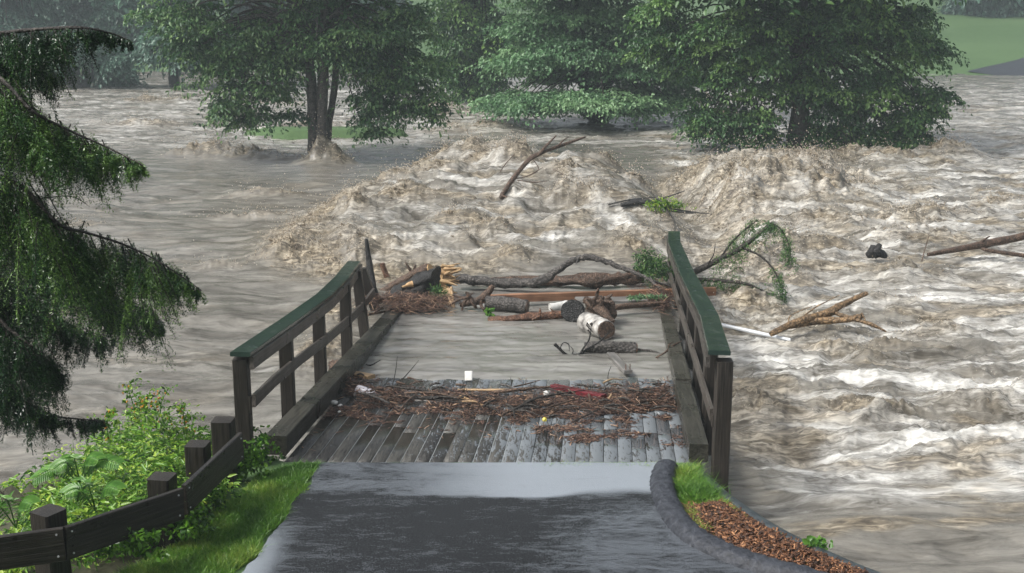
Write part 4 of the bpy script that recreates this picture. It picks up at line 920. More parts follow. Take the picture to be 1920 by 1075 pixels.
def tree(name, label, base, lobes, Y, mats, trunks, n_clump, K, size, seed, group=None, leafw=.6, nbr=30, fork=None, upper=True, spread=.45, droop=.5, flat=.5, depth=2.2, cat='tree', brr=.045, leafname='crown'):
    root = empty(name, base, label, cat, group)
    for P, Rr in trunks:
        mb = MB(); tube(mb, P, Rr, 10, 6, .12); mb.build('trunk', mats[0], root, True)
    c_, d, nr, s, t, cs = crown(lobes, Y, n_clump, K, size, spread, droop, flat, depth, seed)
    if upper:
        xs = [l[0] for l in lobes]; x0, x1 = min(xs), max(xs); wd = (x1-x0)/2+60; cx_ = (x0+x1)/2
        ul = [(cx_, -60, wd*.8, 50, 3), (cx_, -130, wd*.85, 110), (cx_-wd*.4, -110, wd*.5, 80), (cx_+wd*.4, -110, wd*.5, 80), (cx_, -260, wd*.6, 120), (cx_, -380, wd*.35, 90)]
        a = crown(ul, Y, int(n_clump*.7), int(K*.35), size*1.9, spread*1.3, droop, flat, depth*1.3, seed+50)
        c_ = np.vstack([c_, a[0]]); d = np.vstack([d, a[1]]); nr = np.vstack([nr, a[2]]); s = np.concatenate([s, a[3]]); t = np.concatenate([t, a[4]])
    leafmesh(c_, d, nr, s, s*leafw, t, leafname, mats[1], root)
    g = random.Random(seed); mb = MB(); tops = [P[-1] for P, Rr in trunks]
    for i_ in g.sample(range(len(cs)), min(nbr, len(cs))):
        e = Vector(cs[i_]); st = Vector(fork) if fork is not None else Vector(tops[g.randrange(len(tops))])
        st = st+Vector((0, 0, g.uniform(-.2, .8)))
        m_ = st*.5+e*.5+Vector((0, 0, .35+.1*abs(e.x-st.x))); tube(mb, [st, m_, e], [brr*g.uniform(.8, 1.8), brr*.7, brr*.25], 5, 4, .1)
    mb.build('limbs', mats[0], root, True)
    return root
M['leaf_dark'] = leafmat('dark_oak_leaves', (.015, .055, .020), (.06, .15, .05), (.18, .30, .10))
M['leaf_mid'] = leafmat('maple_leaves', (.012, .046, .015), (.055, .145, .042), (.19, .33, .085))
M['leaf_blue'] = leafmat('blue_green_leaves', (.045, .115, .05), (.12, .25, .11), (.24, .40, .19))
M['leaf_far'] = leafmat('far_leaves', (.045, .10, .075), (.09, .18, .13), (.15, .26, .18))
M['leaf_weed'] = leafmat('weed_leaves', (.014, .06, .008), (.13, .30, .022), (.50, .64, .09), .35, .35)
M['leaf_fern'] = leafmat('fern_leaves', (.05, .14, .02), (.10, .26, .04), (.18, .36, .06), .35, .35)
M['needle'] = leafmat('hemlock_needles', (.007, .026, .011), (.030, .085, .024), (.14, .25, .055), .3, .15)
M['grass'] = leafmat('grass_blades', (.035, .11, .012), (.12, .28, .028), (.40, .48, .10), .4, .35)
M['flower'] = plain('orange_petals', (.6, .22, .03), (.7, .32, .05), .5, 8)

# left tree, three stems
LT = 37.6
tree('streamside_tree', 'dark drooping tree with three stems standing in the flood left of centre', A(600, 292, LT), [
  (300, 12, 45, 28), (360, 45, 70, 50), (345, 88, 34, 26), (430, 60, 80, 60), (400, 130, 55, 45), (440, 170, 45, 35), (430, 205, 30, 18), (455, 228, 20, 14), (490, 175, 50, 30), (500, 205, 30, 14, 1), (540, 208, 16, 12), (525, 112, 38, 36), (540, 60, 80, 60),
  (620, 50, 90, 60), (665, 100, 42, 22), (700, 60, 90, 65), (760, 40, 55, 50), (740, 120, 60, 50), (690, 150, 40, 35), (700, 190, 28, 26), (690, 215, 20, 12), (702, 238, 10, 12), (760, 175, 45, 34), (795, 190, 30, 22), (780, 205, 25, 12), (815, 150, 16, 50, 1), (600, 72, 60, 26), (722, 180, 25, 20), (480, 110, 60, 50)],
  LT, (M['bark_grey'], M['leaf_dark']), [([A(589, 296, LT), A(587, 230, LT), A(581, 130, LT), A(560, -10, LT), A(520, -120, LT)], [.20, .16, .15, .12, .07]), ([A(606, 298, LT-.2), A(604, 220, LT-.2), A(606, 120, LT-.2), A(612, -30, LT), A(620, -200, LT)], [.22, .16, .16, .15, .08]), ([A(609, 296, LT), A(617, 230, LT+.1), A(628, 160, LT+.1), A(640, 40, LT), A(700, -90, LT)], [.18, .11, .10, .09, .05])],
  330, 135, .12, 3, nbr=90, fork=A(600, 80, LT), spread=.62, leafw=.55, depth=2.4, flat=.35, droop=.45)
# tree behind
tree('round_tree', 'dark round tree standing behind the left tree beside the spreading tree', A(890, 190, 58), [
  (880, 40, 50, 50), (850, 90, 30, 40), (850, 130, 25, 30), (900, 110, 45, 45), (870, 160, 25, 18), (910, 150, 35, 25), (935, 60, 40, 50), (860, 20, 35, 30)], 58, (M['bark'], M['leaf_mid']), [([A(892, 196, 58), A(892, 100, 58), A(895, -100, 58)], [.35, .28, .12])], 120, 200, .16, 4, nbr=25, spread=.9, depth=2.5, flat=.35)
# spreading layered tree
CT = 49.0
tree('spreading_tree', 'pale layered tree spreading low over the flood in the centre', A(1122, 236, CT), [
  (1010, 194, 75, 11, 2, -2), (950, 190, 40, 12, 2), (1060, 180, 80, 10, 2, -2.5), (1130, 182, 80, 14, 2, -3), (1200, 186, 60, 14, 2, -1), (1250, 180, 40, 24, 1.5), (1185, 200, 40, 8, 1.2, -2), (1000, 180, 60, 10, 1.5, -1),
  (960, 120, 30, 20), (1000, 105, 60, 24, 1.6, -1.5), (1010, 60, 60, 28, 1.5), (1080, 95, 60, 26, 1.5, -2), (1090, 40, 90, 35, 1.5), (1170, 60, 70, 30, 1.5), (1190, 115, 70, 26, 1.6, -1.5), (1240, 90, 50, 40, 1.5), (1260, 140, 40, 25, 1.5), (1160, 20, 80, 25), (1020, 15, 60, 25), (1200, 155, 60, 14, 1.2), (1030, 140, 50, 12, 1.2), (1100, 130, 40, 16)],
  CT, (M['bark'], M['leaf_blue']), [([A(1120, 238, CT), A(1122, 224, CT), A(1085, 203, CT), A(1040, 188, CT), A(990, 182, CT)], [.42, .32, .2, .12, .05]), ([A(1124, 238, CT), A(1130, 222, CT), A(1160, 200, CT), A(1200, 188, CT)], [.42, .28, .16, .06]), ([A(1122, 230, CT), A(1105, 180, CT), A(1085, 140, CT), A(1060, 60, CT), A(1040, -80, CT)], [.3, .2, .17, .12, .05]), ([A(1126, 230, CT), A(1135, 170, CT), A(1160, 110, CT), A(1180, -60, CT)], [.3, .2, .15, .06])],
  330, 210, .14, 5, nbr=60, fork=A(1120, 165, CT), spread=.95, flat=.2, droop=.22, depth=3.2)
# right tree
RT = 40.2
tree('large_maple', 'broad dark green tree with a single trunk standing in the flood on the right', A(1497, 288, RT), [
  (1250, 25, 50, 40), (1215, 90, 20, 12), (1240, 75, 45, 30), (1300, 60, 70, 45), (1330, 120, 60, 40), (1390, 60, 80, 60), (1320, 190, 30, 25), (1345, 225, 45, 25), (1320, 235, 25, 16), (1400, 200, 55, 45), (1400, 250, 40, 16), (1440, 140, 80, 50), (1500, 60, 100, 65), (1500, 160, 60, 40), (1435, 245, 30, 20),
  (1600, 60, 90, 65), (1680, 50, 60, 50), (1710, 90, 40, 35), (1745, 85, 20, 14), (1590, 160, 80, 45), (1660, 150, 40, 40), (1560, 220, 50, 40, 1), (1620, 225, 60, 40), (1680, 225, 45, 35), (1690, 250, 40, 20), (1715, 262, 25, 10), (1560, 262, 40, 20), (1600, 275, 25, 12), (1640, 262, 40, 16), (1520, 240, 16, 30),
  (1740, 170, 26, 20), (1757, 180, 22, 16), (1755, 205, 12, 10), (1715, 190, 20, 20), (1440, 30, 80, 40), (1560, 20, 80, 40)],
  RT, (M['bark'], M['leaf_mid']), [([A(1497, 292, RT), A(1500, 200, RT), A(1503, 100, RT), A(1500, -40, RT), A(1495, -260, RT)], [.40, .30, .26, .2, .08])], 430, 190, .125, 6, nbr=90, fork=A(1500, 110, RT), spread=.68, depth=2.8, flat=.33, droop=.4)
# scrub at its foot
tree('drowned_bush', 'low green bush half drowned under the right tree', A(1590, 305, 39.5), [(1580, 288, 45, 14), (1620, 290, 30, 10), (1550, 292, 25, 10)], 39.5, (M['bark'], M['leaf_mid']), [([A(1585, 306, 39.5), A(1585, 285, 39.5)], [.05, .02])], 26, 110, .14, 8, nbr=8, upper=False, depth=.8, brr=.015, cat='bush', spread=.35)

# far trees through the rain
FT = [
 (20, 142, 86, 80, 'misty tree at the far left edge behind the hemlock'), (120, 128, 98, 110, 'tall misty tree at the back left above the many stemmed tree'),
 (235, 140, 88, 70, 'misty tree between the many stemmed tree and the dark trunk'), (330, 128, 95, 110, 'tall misty tree in the back left behind the dark trunk'), (470, 125, 100, 110, 'misty tree seen through the crown of the three stemmed tree'),
 (600, 110, 108, 100, 'misty tree behind the stems of the three stemmed tree'), (-60, 142, 88, 80, 'misty tree mostly beyond the left edge'),
 (700, 95, 120, 90, 'farthest misty tree left of the meadow gap')]
for k, (px, py, Y_, w_, lab) in enumerate(FT):
    g = random.Random(k+20); b_ = gz(px, py, 0.0) if py > 140 else A(px, py, Y_)
    bz = float(ground_z(np.array([A(px, py, Y_).x]), np.array([float(Y_)]))[0]); bx = A(px, py, Y_).x
    base = Vector((bx, Y_, bz-.2)); lob = []
    for j in range(9):
        yy = -10+j*15+g.uniform(-6, 6); ww = w_*(.95-.25*abs(j-5)/5)
        lob.append((px+g.uniform(-.55, .55)*w_*.5, yy, ww*g.uniform(.45, .7), 17, 1, g.uniform(-2, 2)))
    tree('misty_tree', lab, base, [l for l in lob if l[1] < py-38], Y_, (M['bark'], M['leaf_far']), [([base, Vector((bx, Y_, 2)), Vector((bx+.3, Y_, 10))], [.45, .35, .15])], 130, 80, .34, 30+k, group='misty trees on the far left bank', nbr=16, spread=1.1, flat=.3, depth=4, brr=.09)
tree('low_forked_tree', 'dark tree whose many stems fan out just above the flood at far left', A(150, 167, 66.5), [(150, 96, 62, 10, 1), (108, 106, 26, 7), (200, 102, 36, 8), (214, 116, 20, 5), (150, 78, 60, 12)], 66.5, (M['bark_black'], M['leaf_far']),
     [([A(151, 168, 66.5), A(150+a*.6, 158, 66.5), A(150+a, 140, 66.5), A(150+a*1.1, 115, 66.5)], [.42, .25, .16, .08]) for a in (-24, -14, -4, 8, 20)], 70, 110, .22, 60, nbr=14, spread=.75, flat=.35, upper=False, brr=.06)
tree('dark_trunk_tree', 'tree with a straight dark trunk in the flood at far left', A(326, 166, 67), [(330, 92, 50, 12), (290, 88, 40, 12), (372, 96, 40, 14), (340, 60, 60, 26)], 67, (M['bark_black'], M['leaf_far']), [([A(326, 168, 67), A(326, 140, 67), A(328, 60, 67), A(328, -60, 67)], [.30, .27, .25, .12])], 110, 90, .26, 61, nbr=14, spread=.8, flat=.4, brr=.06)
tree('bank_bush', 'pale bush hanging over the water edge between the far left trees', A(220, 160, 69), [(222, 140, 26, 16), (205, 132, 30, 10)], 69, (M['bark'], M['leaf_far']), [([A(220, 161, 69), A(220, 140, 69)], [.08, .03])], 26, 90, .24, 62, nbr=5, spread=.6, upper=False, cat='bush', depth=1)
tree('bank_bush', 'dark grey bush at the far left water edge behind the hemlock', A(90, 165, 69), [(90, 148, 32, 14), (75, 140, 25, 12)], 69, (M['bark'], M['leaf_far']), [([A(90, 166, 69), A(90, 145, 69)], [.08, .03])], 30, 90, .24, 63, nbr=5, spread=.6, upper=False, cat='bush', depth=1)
for k, (px, py, Y_, w_, lab) in enumerate([(1850, 30, 112, 90, 'dark misty tree at the top right with a drooping crown over the meadow'), (1960, 25, 125, 100, 'misty tree at the far top right corner'), (1770, 35, 128, 60, 'misty tree just right of the broad tree crown')]):
    P0 = A(px, py+ (35 if k == 0 else 12), Y_); bz = float(ground_z(np.array([P0.x]), np.array([float(Y_)]))[0]); base = Vector((P0.x, Y_, bz-.2)); g = random.Random(k)
    lob = [(px+g.uniform(-.6, .6)*w_, -15+g.uniform(-20, 30), w_*.4, 22, 1, g.uniform(-2, 2)) for j in range(8)]+([(1800, 40, 25, 18), (1815, 20, 30, 20)] if k == 0 else [])
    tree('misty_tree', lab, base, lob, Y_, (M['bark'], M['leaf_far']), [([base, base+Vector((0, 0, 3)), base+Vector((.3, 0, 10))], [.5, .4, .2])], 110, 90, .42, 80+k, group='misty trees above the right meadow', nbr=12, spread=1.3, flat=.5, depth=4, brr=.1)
# road across the meadow
V = []; F = []
for k, t_ in enumerate(np.linspace(0, 1, 40)):
    y_ = 76.5+t_*38; xc = 29.8+t_*38
    for o_ in (-2.4, -2.1, 2.1, 2.4):
        xx = xc+o_*.7; yy = y_-o_*.7; V.append((xx, yy, float(ground_z(np.array([xx]), np.array([yy]))[0])+.06))
for k in range(39):
    for j in range(3): F.append([k*4+j, k*4+j+1, k*4+5+j, k*4+4+j])
tag(npmesh('road', np.array(V), [np.array(F)], M['kerb'], smooth=True, attrs={'tint': np.full(len(V), .5)}), 'grey road running down the far meadow into the flood', 'road', kind='structure')

# leaves on the swept branches
def sprigs(points, n, spread, size, mat, name, label, cat, hang=.5, seed=0, parent=None, leafw=.3, tb=(0, 1)):
    g = np.random.default_rng(seed); P_ = np.array([tuple(p) for p in points]); i_ = g.integers(0, len(P_), n)
    o = g.normal(0, 1, (n, 3))*spread; o[:, 2] = -np.abs(o[:, 2])*hang*2+.02
    d = g.normal(0, .5, (n, 3)); d[:, 2] -= .8*hang
    nr = g.normal(0, 1, (n, 3)); s = size*g.uniform(.6, 1.3, n)
    ob = leafmesh(P_[i_]+o, d, nr, s, s*leafw, tb[0]+(tb[1]-tb[0])*g.uniform(0, 1, n), name, mat, parent)
    return tag(ob, label, cat) if parent is None else ob
# hemlock bough right of the bridge
def seg(P, k=8): return spline(P, [0]*len(P), k)[0]
hb = empty('hemlock_bough', A(1300, 512, 20.6), 'torn hemlock bough with hanging green sprays caught right of the bridge', 'branch')
paths = [([A(1262, 530, 20.7), A(1300, 512, 20.6), A(1345, 488, 20.5), A(1390, 465, 20.4), A(1430, 433, 20.3), A(1447, 418, 20.3)], [.06, .055, .05, .045, .03, .012]),
         ([A(1350, 485, 20.5), A(1372, 455, 20.5), A(1400, 428, 20.5), A(1422, 412, 20.5)], [.02, .018, .014, .006]), ([A(1446, 418, 20.3), A(1466, 432, 20.2), A(1480, 462, 20.1), A(1482, 485, 20.1)], [.012, .012, .008, .004]),
         ([A(1395, 466, 20.3), A(1425, 480, 20.2), A(1450, 505, 20.1), A(1463, 535, 20), A(1468, 560, 20)], [.02, .018, .014, .01, .005]), ([A(1306, 524, 20.4), A(1345, 526, 20.3), A(1400, 533, 20.2), A(1440, 550, 20.1), A(1465, 552, 20)], [.035, .03, .025, .015, .006]),
         ([A(1327, 494, 20.5), A(1338, 478, 20.5), A(1341, 455, 20.5)], [.012, .009, .004])]
mb = MB()
for P, Rr in paths: tube(mb, P, Rr, 7, 5, .12)
mb.build('stem', M['bark'], hb, True)
hang = []
for P, l_ in ((paths[4][0], .32), (paths[3][0][2:], .22), (paths[2][0], .25), (paths[1][0][1:], .22), (paths[0][0][3:], .22), (paths[0][0][2:4], .75)):
    for q_ in seg(P, 6):
        for r_ in range(3 if l_ < .7 else 7):
            q0 = q_+Vector((rnd.gauss(0, .05), rnd.gauss(0, .05), 0)); ll = l_*rnd.uniform(.2, 1.2)
            sw = rnd.gauss(0, .06); hang += [q0+Vector((sw*t_, 0, -ll*t_)) for t_ in np.linspace(0, 1, 5)]
g = np.random.default_rng(3); n = 9000; P_ = np.array([tuple(p) for p in hang]); i_ = g.integers(0, len(P_), n)
d = g.normal(0, .6, (n, 3)); d[:, 2] -= .5; s = g.uniform(.02, .05, n)
leafmesh(P_[i_]+g.normal(0, .018, (n, 3)), d, g.normal(0, 1, (n, 3)), s, s*.3, g.beta(2, 2, n)*.9+.1, 'foliage', M['leaf_mid'], hb)
sprigs([A(1215+rnd.gauss(0, 12), 492+rnd.gauss(0, 12), 21.2) for _ in range(60)]+[A(1235+rnd.gauss(0, 12), 510+rnd.gauss(0, 14), 21) for _ in range(60)], 2600, .05, .06, M['leaf_mid'], 'green_sprig', 'clump of green sprigs at the far inside of the right railing', 'sprig', .4, 5)
sprigs([A(1180+t_*62, 559+math.sin(t_*9)*1.5-t_*1, 19.4) for t_ in np.linspace(0, 1, 30)], 500, .03, .05, M['leaf_blue'], 'green_garland', 'pale green sprig lying along the pale wet plank', 'sprig', .1, 6)
sprigs([A(918, 586, 18.9), A(919, 582, 18.9), A(917, 590, 18.9)], 60, .02, .07, M['leaf_fern'], 'green_leaf_sprig', 'tiny bright green leaf sprig floating below the short log', 'sprig', .3, 7, leafw=.6)
sprigs([A(1250+rnd.gauss(0, 16), 384+rnd.gauss(0, 6), 25.6) for _ in range(50)], 500, .05, .10, M['leaf_weed'], 'leaf_spray', 'pale yellow green leaves tangled on the swept branch', 'leaves', .2, 8, leafw=.2)
sprigs([A(822+rnd.gauss(0, 5), 552+rnd.gauss(0, 6), 19.8) for _ in range(20)], 300, .05, .09, M['leaf_mid'], 'pine_sprig', 'small green pine sprig below the black broken trunk', 'sprig', .1, 9, leafw=.12)

# ------------------------------------------------------------------ foreground hemlock
def hemlock():
    HY = 7.2
    root = empty('hemlock_tree', (-4.7, HY, .4), 'dark green hemlock with drooping boughs hanging in at the left edge', 'tree')
    mb = MB(); tube(mb, [(-4.7, HY, .3), (-4.7, HY, 3), (-4.6, HY, 7.5)], [.2, .17, .08], 12, 6, .08); mb.build('trunk', M['bark'], root, True)
    # prototype sprays: hanging twig with side twigs, all lined with needles
    g = np.random.default_rng(5)
    def proto(L_, seed):
        g = np.random.default_rng(seed); C_ = []; D_ = []; tw = []
        nseg = 12; bend = g.normal(0, .2)
        pts = np.array([[L_*t_*.35+bend*.1*t_*t_, g.normal(0, .002), -L_*(t_**1.25)*.9] for t_ in np.linspace(0, 1, nseg)])
        lines = [pts]
        for k in range(2, nseg-1):
            for s_ in (-1, 1):
                l2 = L_*.33*(1-k/nseg)*g.uniform(.7, 1.3)+.015; b = pts[k]
                dd = np.array([s_*.5+.25+g.normal(0, .15), s_*.35+g.normal(0, .25), -.75]); dd /= np.linalg.norm(dd)
                lines.append(np.array([b+dd*l2*t_+np.array([0, 0, -l2*.35*t_*t_]) for t_ in np.linspace(0, 1, 5)]))
        for ln in lines:
            sg = np.linalg.norm(np.diff(ln, axis=0), axis=1); tot = sg.sum(); m_ = max(4, int(tot/.0042)); cum = np.concatenate([[0], np.cumsum(sg)])
            for q_ in range(m_):
                a = q_/m_*tot; p_ = np.array([np.interp(a, cum, ln[:, c2]) for c2 in range(3)]); k2 = min(len(sg)-1, int(np.searchsorted(cum, a, side='right')-1)); dd = ln[k2+1]-ln[k2]; dd = dd/(np.linalg.norm(dd)+1e-9)
                sd2 = np.cross(dd, [0, 1, .3]); sd2 /= np.linalg.norm(sd2)+1e-9
                sgn = 1 if q_ % 2 else -1
                C_.append(p_); D_.append(dd*.55+sd2*sgn*.9+g.normal(0, .22, 3))
        return np.array(C_), np.array(D_), lines
    protos = [proto(.30+.08*k, 100+k) for k in range(5)]
    boughs = [ # path px, hang length range (m) per point
      ([(-300, 40), (-40, 62), (60, 56), (150, 52), (205, 62), (243, 76)], [.45, .42, .34, .13, .09, .04], 6.9),
      ([(-300, 10), (-40, 80), (30, 95), (80, 120), (105, 140)], [.4, .35, .25, .16, .10], 7.4),
      ([(-300, 80), (-40, 135), (10, 156), (60, 208), (130, 245), (200, 276), (268, 310)], [.5, .5, .48, .45, .36, .2, .05], 6.6),
      ([(-300, 90), (-40, 170), (50, 215), (110, 240), (165, 300), (168, 330)], [.4, .45, .4, .2, .08, .05], 7.2),
      ([(-300, 220), (-40, 320), (40, 350), (110, 420), (160, 436), (230, 458), (300, 492), (378, 545)], [.55, .55, .55, .5, .55, .48, .25, .05], 6.8),
      ([(-300, 300), (-40, 400), (60, 440), (150, 500), (220, 560), (280, 585), (302, 612)], [.5, .55, .5, .4, .32, .18, .05], 7.4),
      ([(-300, 420), (-40, 500), (30, 540), (80, 575), (150, 620), (210, 640)], [.45, .45, .4, .3, .2, .08], 7.7),
      ([(-300, 500), (-40, 580), (20, 620), (60, 650), (90, 680), (108, 700)], [.5, .5, .45, .35, .22, .1], 7.1),
      ([(-300, 600), (-40, 690), (20, 720), (60, 760), (100, 780), (150, 786), (190, 790)], [.35, .35, .3, .22, .10, .1, .06], 7.3)]
    C_ = []; D_ = []; T_ = []
    for bi, (pp, hl, Yb) in enumerate(boughs):
        P3 = [A(x_, y_, Yb+.12*math.sin(k*1.7)) for k, (x_, y_) in enumerate(pp)]
        br = MB(); tube(br, P3, [.016-.0135*k/(len(P3)-1) for k in range(len(P3))], 7, 5, .1)
        cen, hh = spline(P3, hl, 16)
        cum = 0
        for k in range(1, len(cen)):
            step = (cen[k]-cen[k-1]).length; m_ = max(1, int(step/.006)) if pp[0][0]+0 == -300 and cen[k].x > -3.6 else 1
            tdir = (cen[k]-cen[k-1]).normalized()
            for _ in range(m_):
                f = g.uniform(0, 1); b = np.array(cen[k-1]*(1-f)+cen[k]*f); H_ = hh[k]*g.uniform(.45, 1.15)
                pc, pd, lines = protos[g.integers(0, 5)]; s_ = H_/.42
                s_ = max(s_, .12); ya = g.normal(0, .9)+(0 if g.random() < .7 else math.pi)
                ca, sa = math.cos(ya), math.sin(ya); Rm = np.array([[ca, -sa, 0], [sa, ca, 0], [0, 0, 1]])
                b = b+np.array([0, g.normal(0, .10), 0])*min(1, hh[k]*3)
                # thin out needles on small sprays
                kk = len(pc) if s_ > .8 else int(len(pc)*max(.25, s_)); sel = g.choice(len(pc), kk, replace=False)
                C_.append(b+(pc[sel]*s_) @ Rm.T); D_.append(pd[sel] @ Rm.T); T_.append(np.clip(g.beta(1.6, 2.2)+g.normal(0, .12, kk)+(.20 if bi in (2, 4) else -.22), 0, 1))
                if g.random() < .35:
                    ln = lines[0]*s_ @ Rm.T+b; tube(br, [Vector(ln[0]), Vector(ln[6]), Vector(ln[-1])], [.004, .003, .001], 4, 2, 0, False)
        br.build('branch', M['bark'], root, True)
    C_ = np.concatenate(C_); D_ = np.concatenate(D_); T_ = np.concatenate(T_); n = len(C_)
    print('needles', n)
    if n > 760000:
        k = np.random.default_rng(1).choice(n, 760000, replace=False); C_ = C_[k]; D_ = D_[k]; T_ = T_[k]; n = 760000
    D_ /= np.linalg.norm(D_, axis=1)[:, None]; nr = g.normal(0, .5, (n, 3)); nr[:, 2] += 1; s = np.cross(D_, nr); s /= np.linalg.norm(s, axis=1)[:, None]
    L_ = g.uniform(.013, .022, n)[:, None]; W = .0027
    V = np.zeros((n, 4, 3)); V[:, 0] = C_; V[:, 1] = C_+D_*L_*.5+s*W; V[:, 2] = C_+D_*L_; V[:, 3] = C_+D_*L_*.5-s*W
    npmesh('foliage', V.reshape(-1, 3), [np.arange(n*4).reshape(n, 4)], M['needle'], root, {'tint': np.repeat(T_, 4)})
    # bare twig between the boughs
    for P, Rr in (([(55, 385), (80, 372), (110, 352), (135, 338)], .004), ([(80, 372), (120, 368), (145, 372), (168, 388)], .003), ([(95, 362), (120, 355), (140, 352)], .002)):
        mb = MB(); tube(mb, [A(x_, y_, 7.0) for x_, y_ in P], [Rr*1.5]+[Rr]*(len(P)-2)+[Rr*.4], 5, 4, .1); mb.build('branch', M['bark'], root, True)
hemlock()

# ------------------------------------------------------------------ guard rail at the left of the path
GR = empty('guard_rail', (-3.2, 9.6, .5), 'low wooden guard rail of thick posts and dark boards left of the path', 'guard rail')
gp = [(90, 957, 8.95, 30, .20), (303, 893, 9.85, 8, .195), (370, 832, 10.55, 4, .19), (418, 787, 11.15, 2, .19)]
for px, py, Y_, ang, w_ in gp:
    t_ = at(px, py, Y_); b = Vector((t_.x, t_.y, .2)); o = beam('post', b, t_, w_, w_, M['post'], GR, up=(math.sin(R(ang)), math.cos(R(ang)), 0), bev=.014, tint=.35)
def gboard(p0, p1, h):
    d = (p1-p0).normalized(); o = beam('board', p0, p1, .045, h, M['board'], GR, up=(0, 0, 1), bev=.006, segs=5, rough=.0015, tint=.6)
    for e, s_ in ((p0, 1), (p1, -1)):
        for zz_ in (-.32, .34):
            c_ = e+d*s_*.05+Vector((0, 0, h*zz_)); nn = Vector((d.y, -d.x, 0)); mb = MB(); disc(mb, c_+nn*.024, nn, .008, 8, .004); mb.build('bolt', M['steel'], GR)
A0 = at(-160, 1058, 8.45); A1 = at(121, 1020, 8.75); B1 = at(342, 944, 9.62); C0 = at(346, 938, 9.66); C1 = at(452, 836, 10.85)
gboard(A0, A1, .27); gboard(A1+(B1-A1).normalized()*.006, B1, .27); gboard(C0, C1, .265)

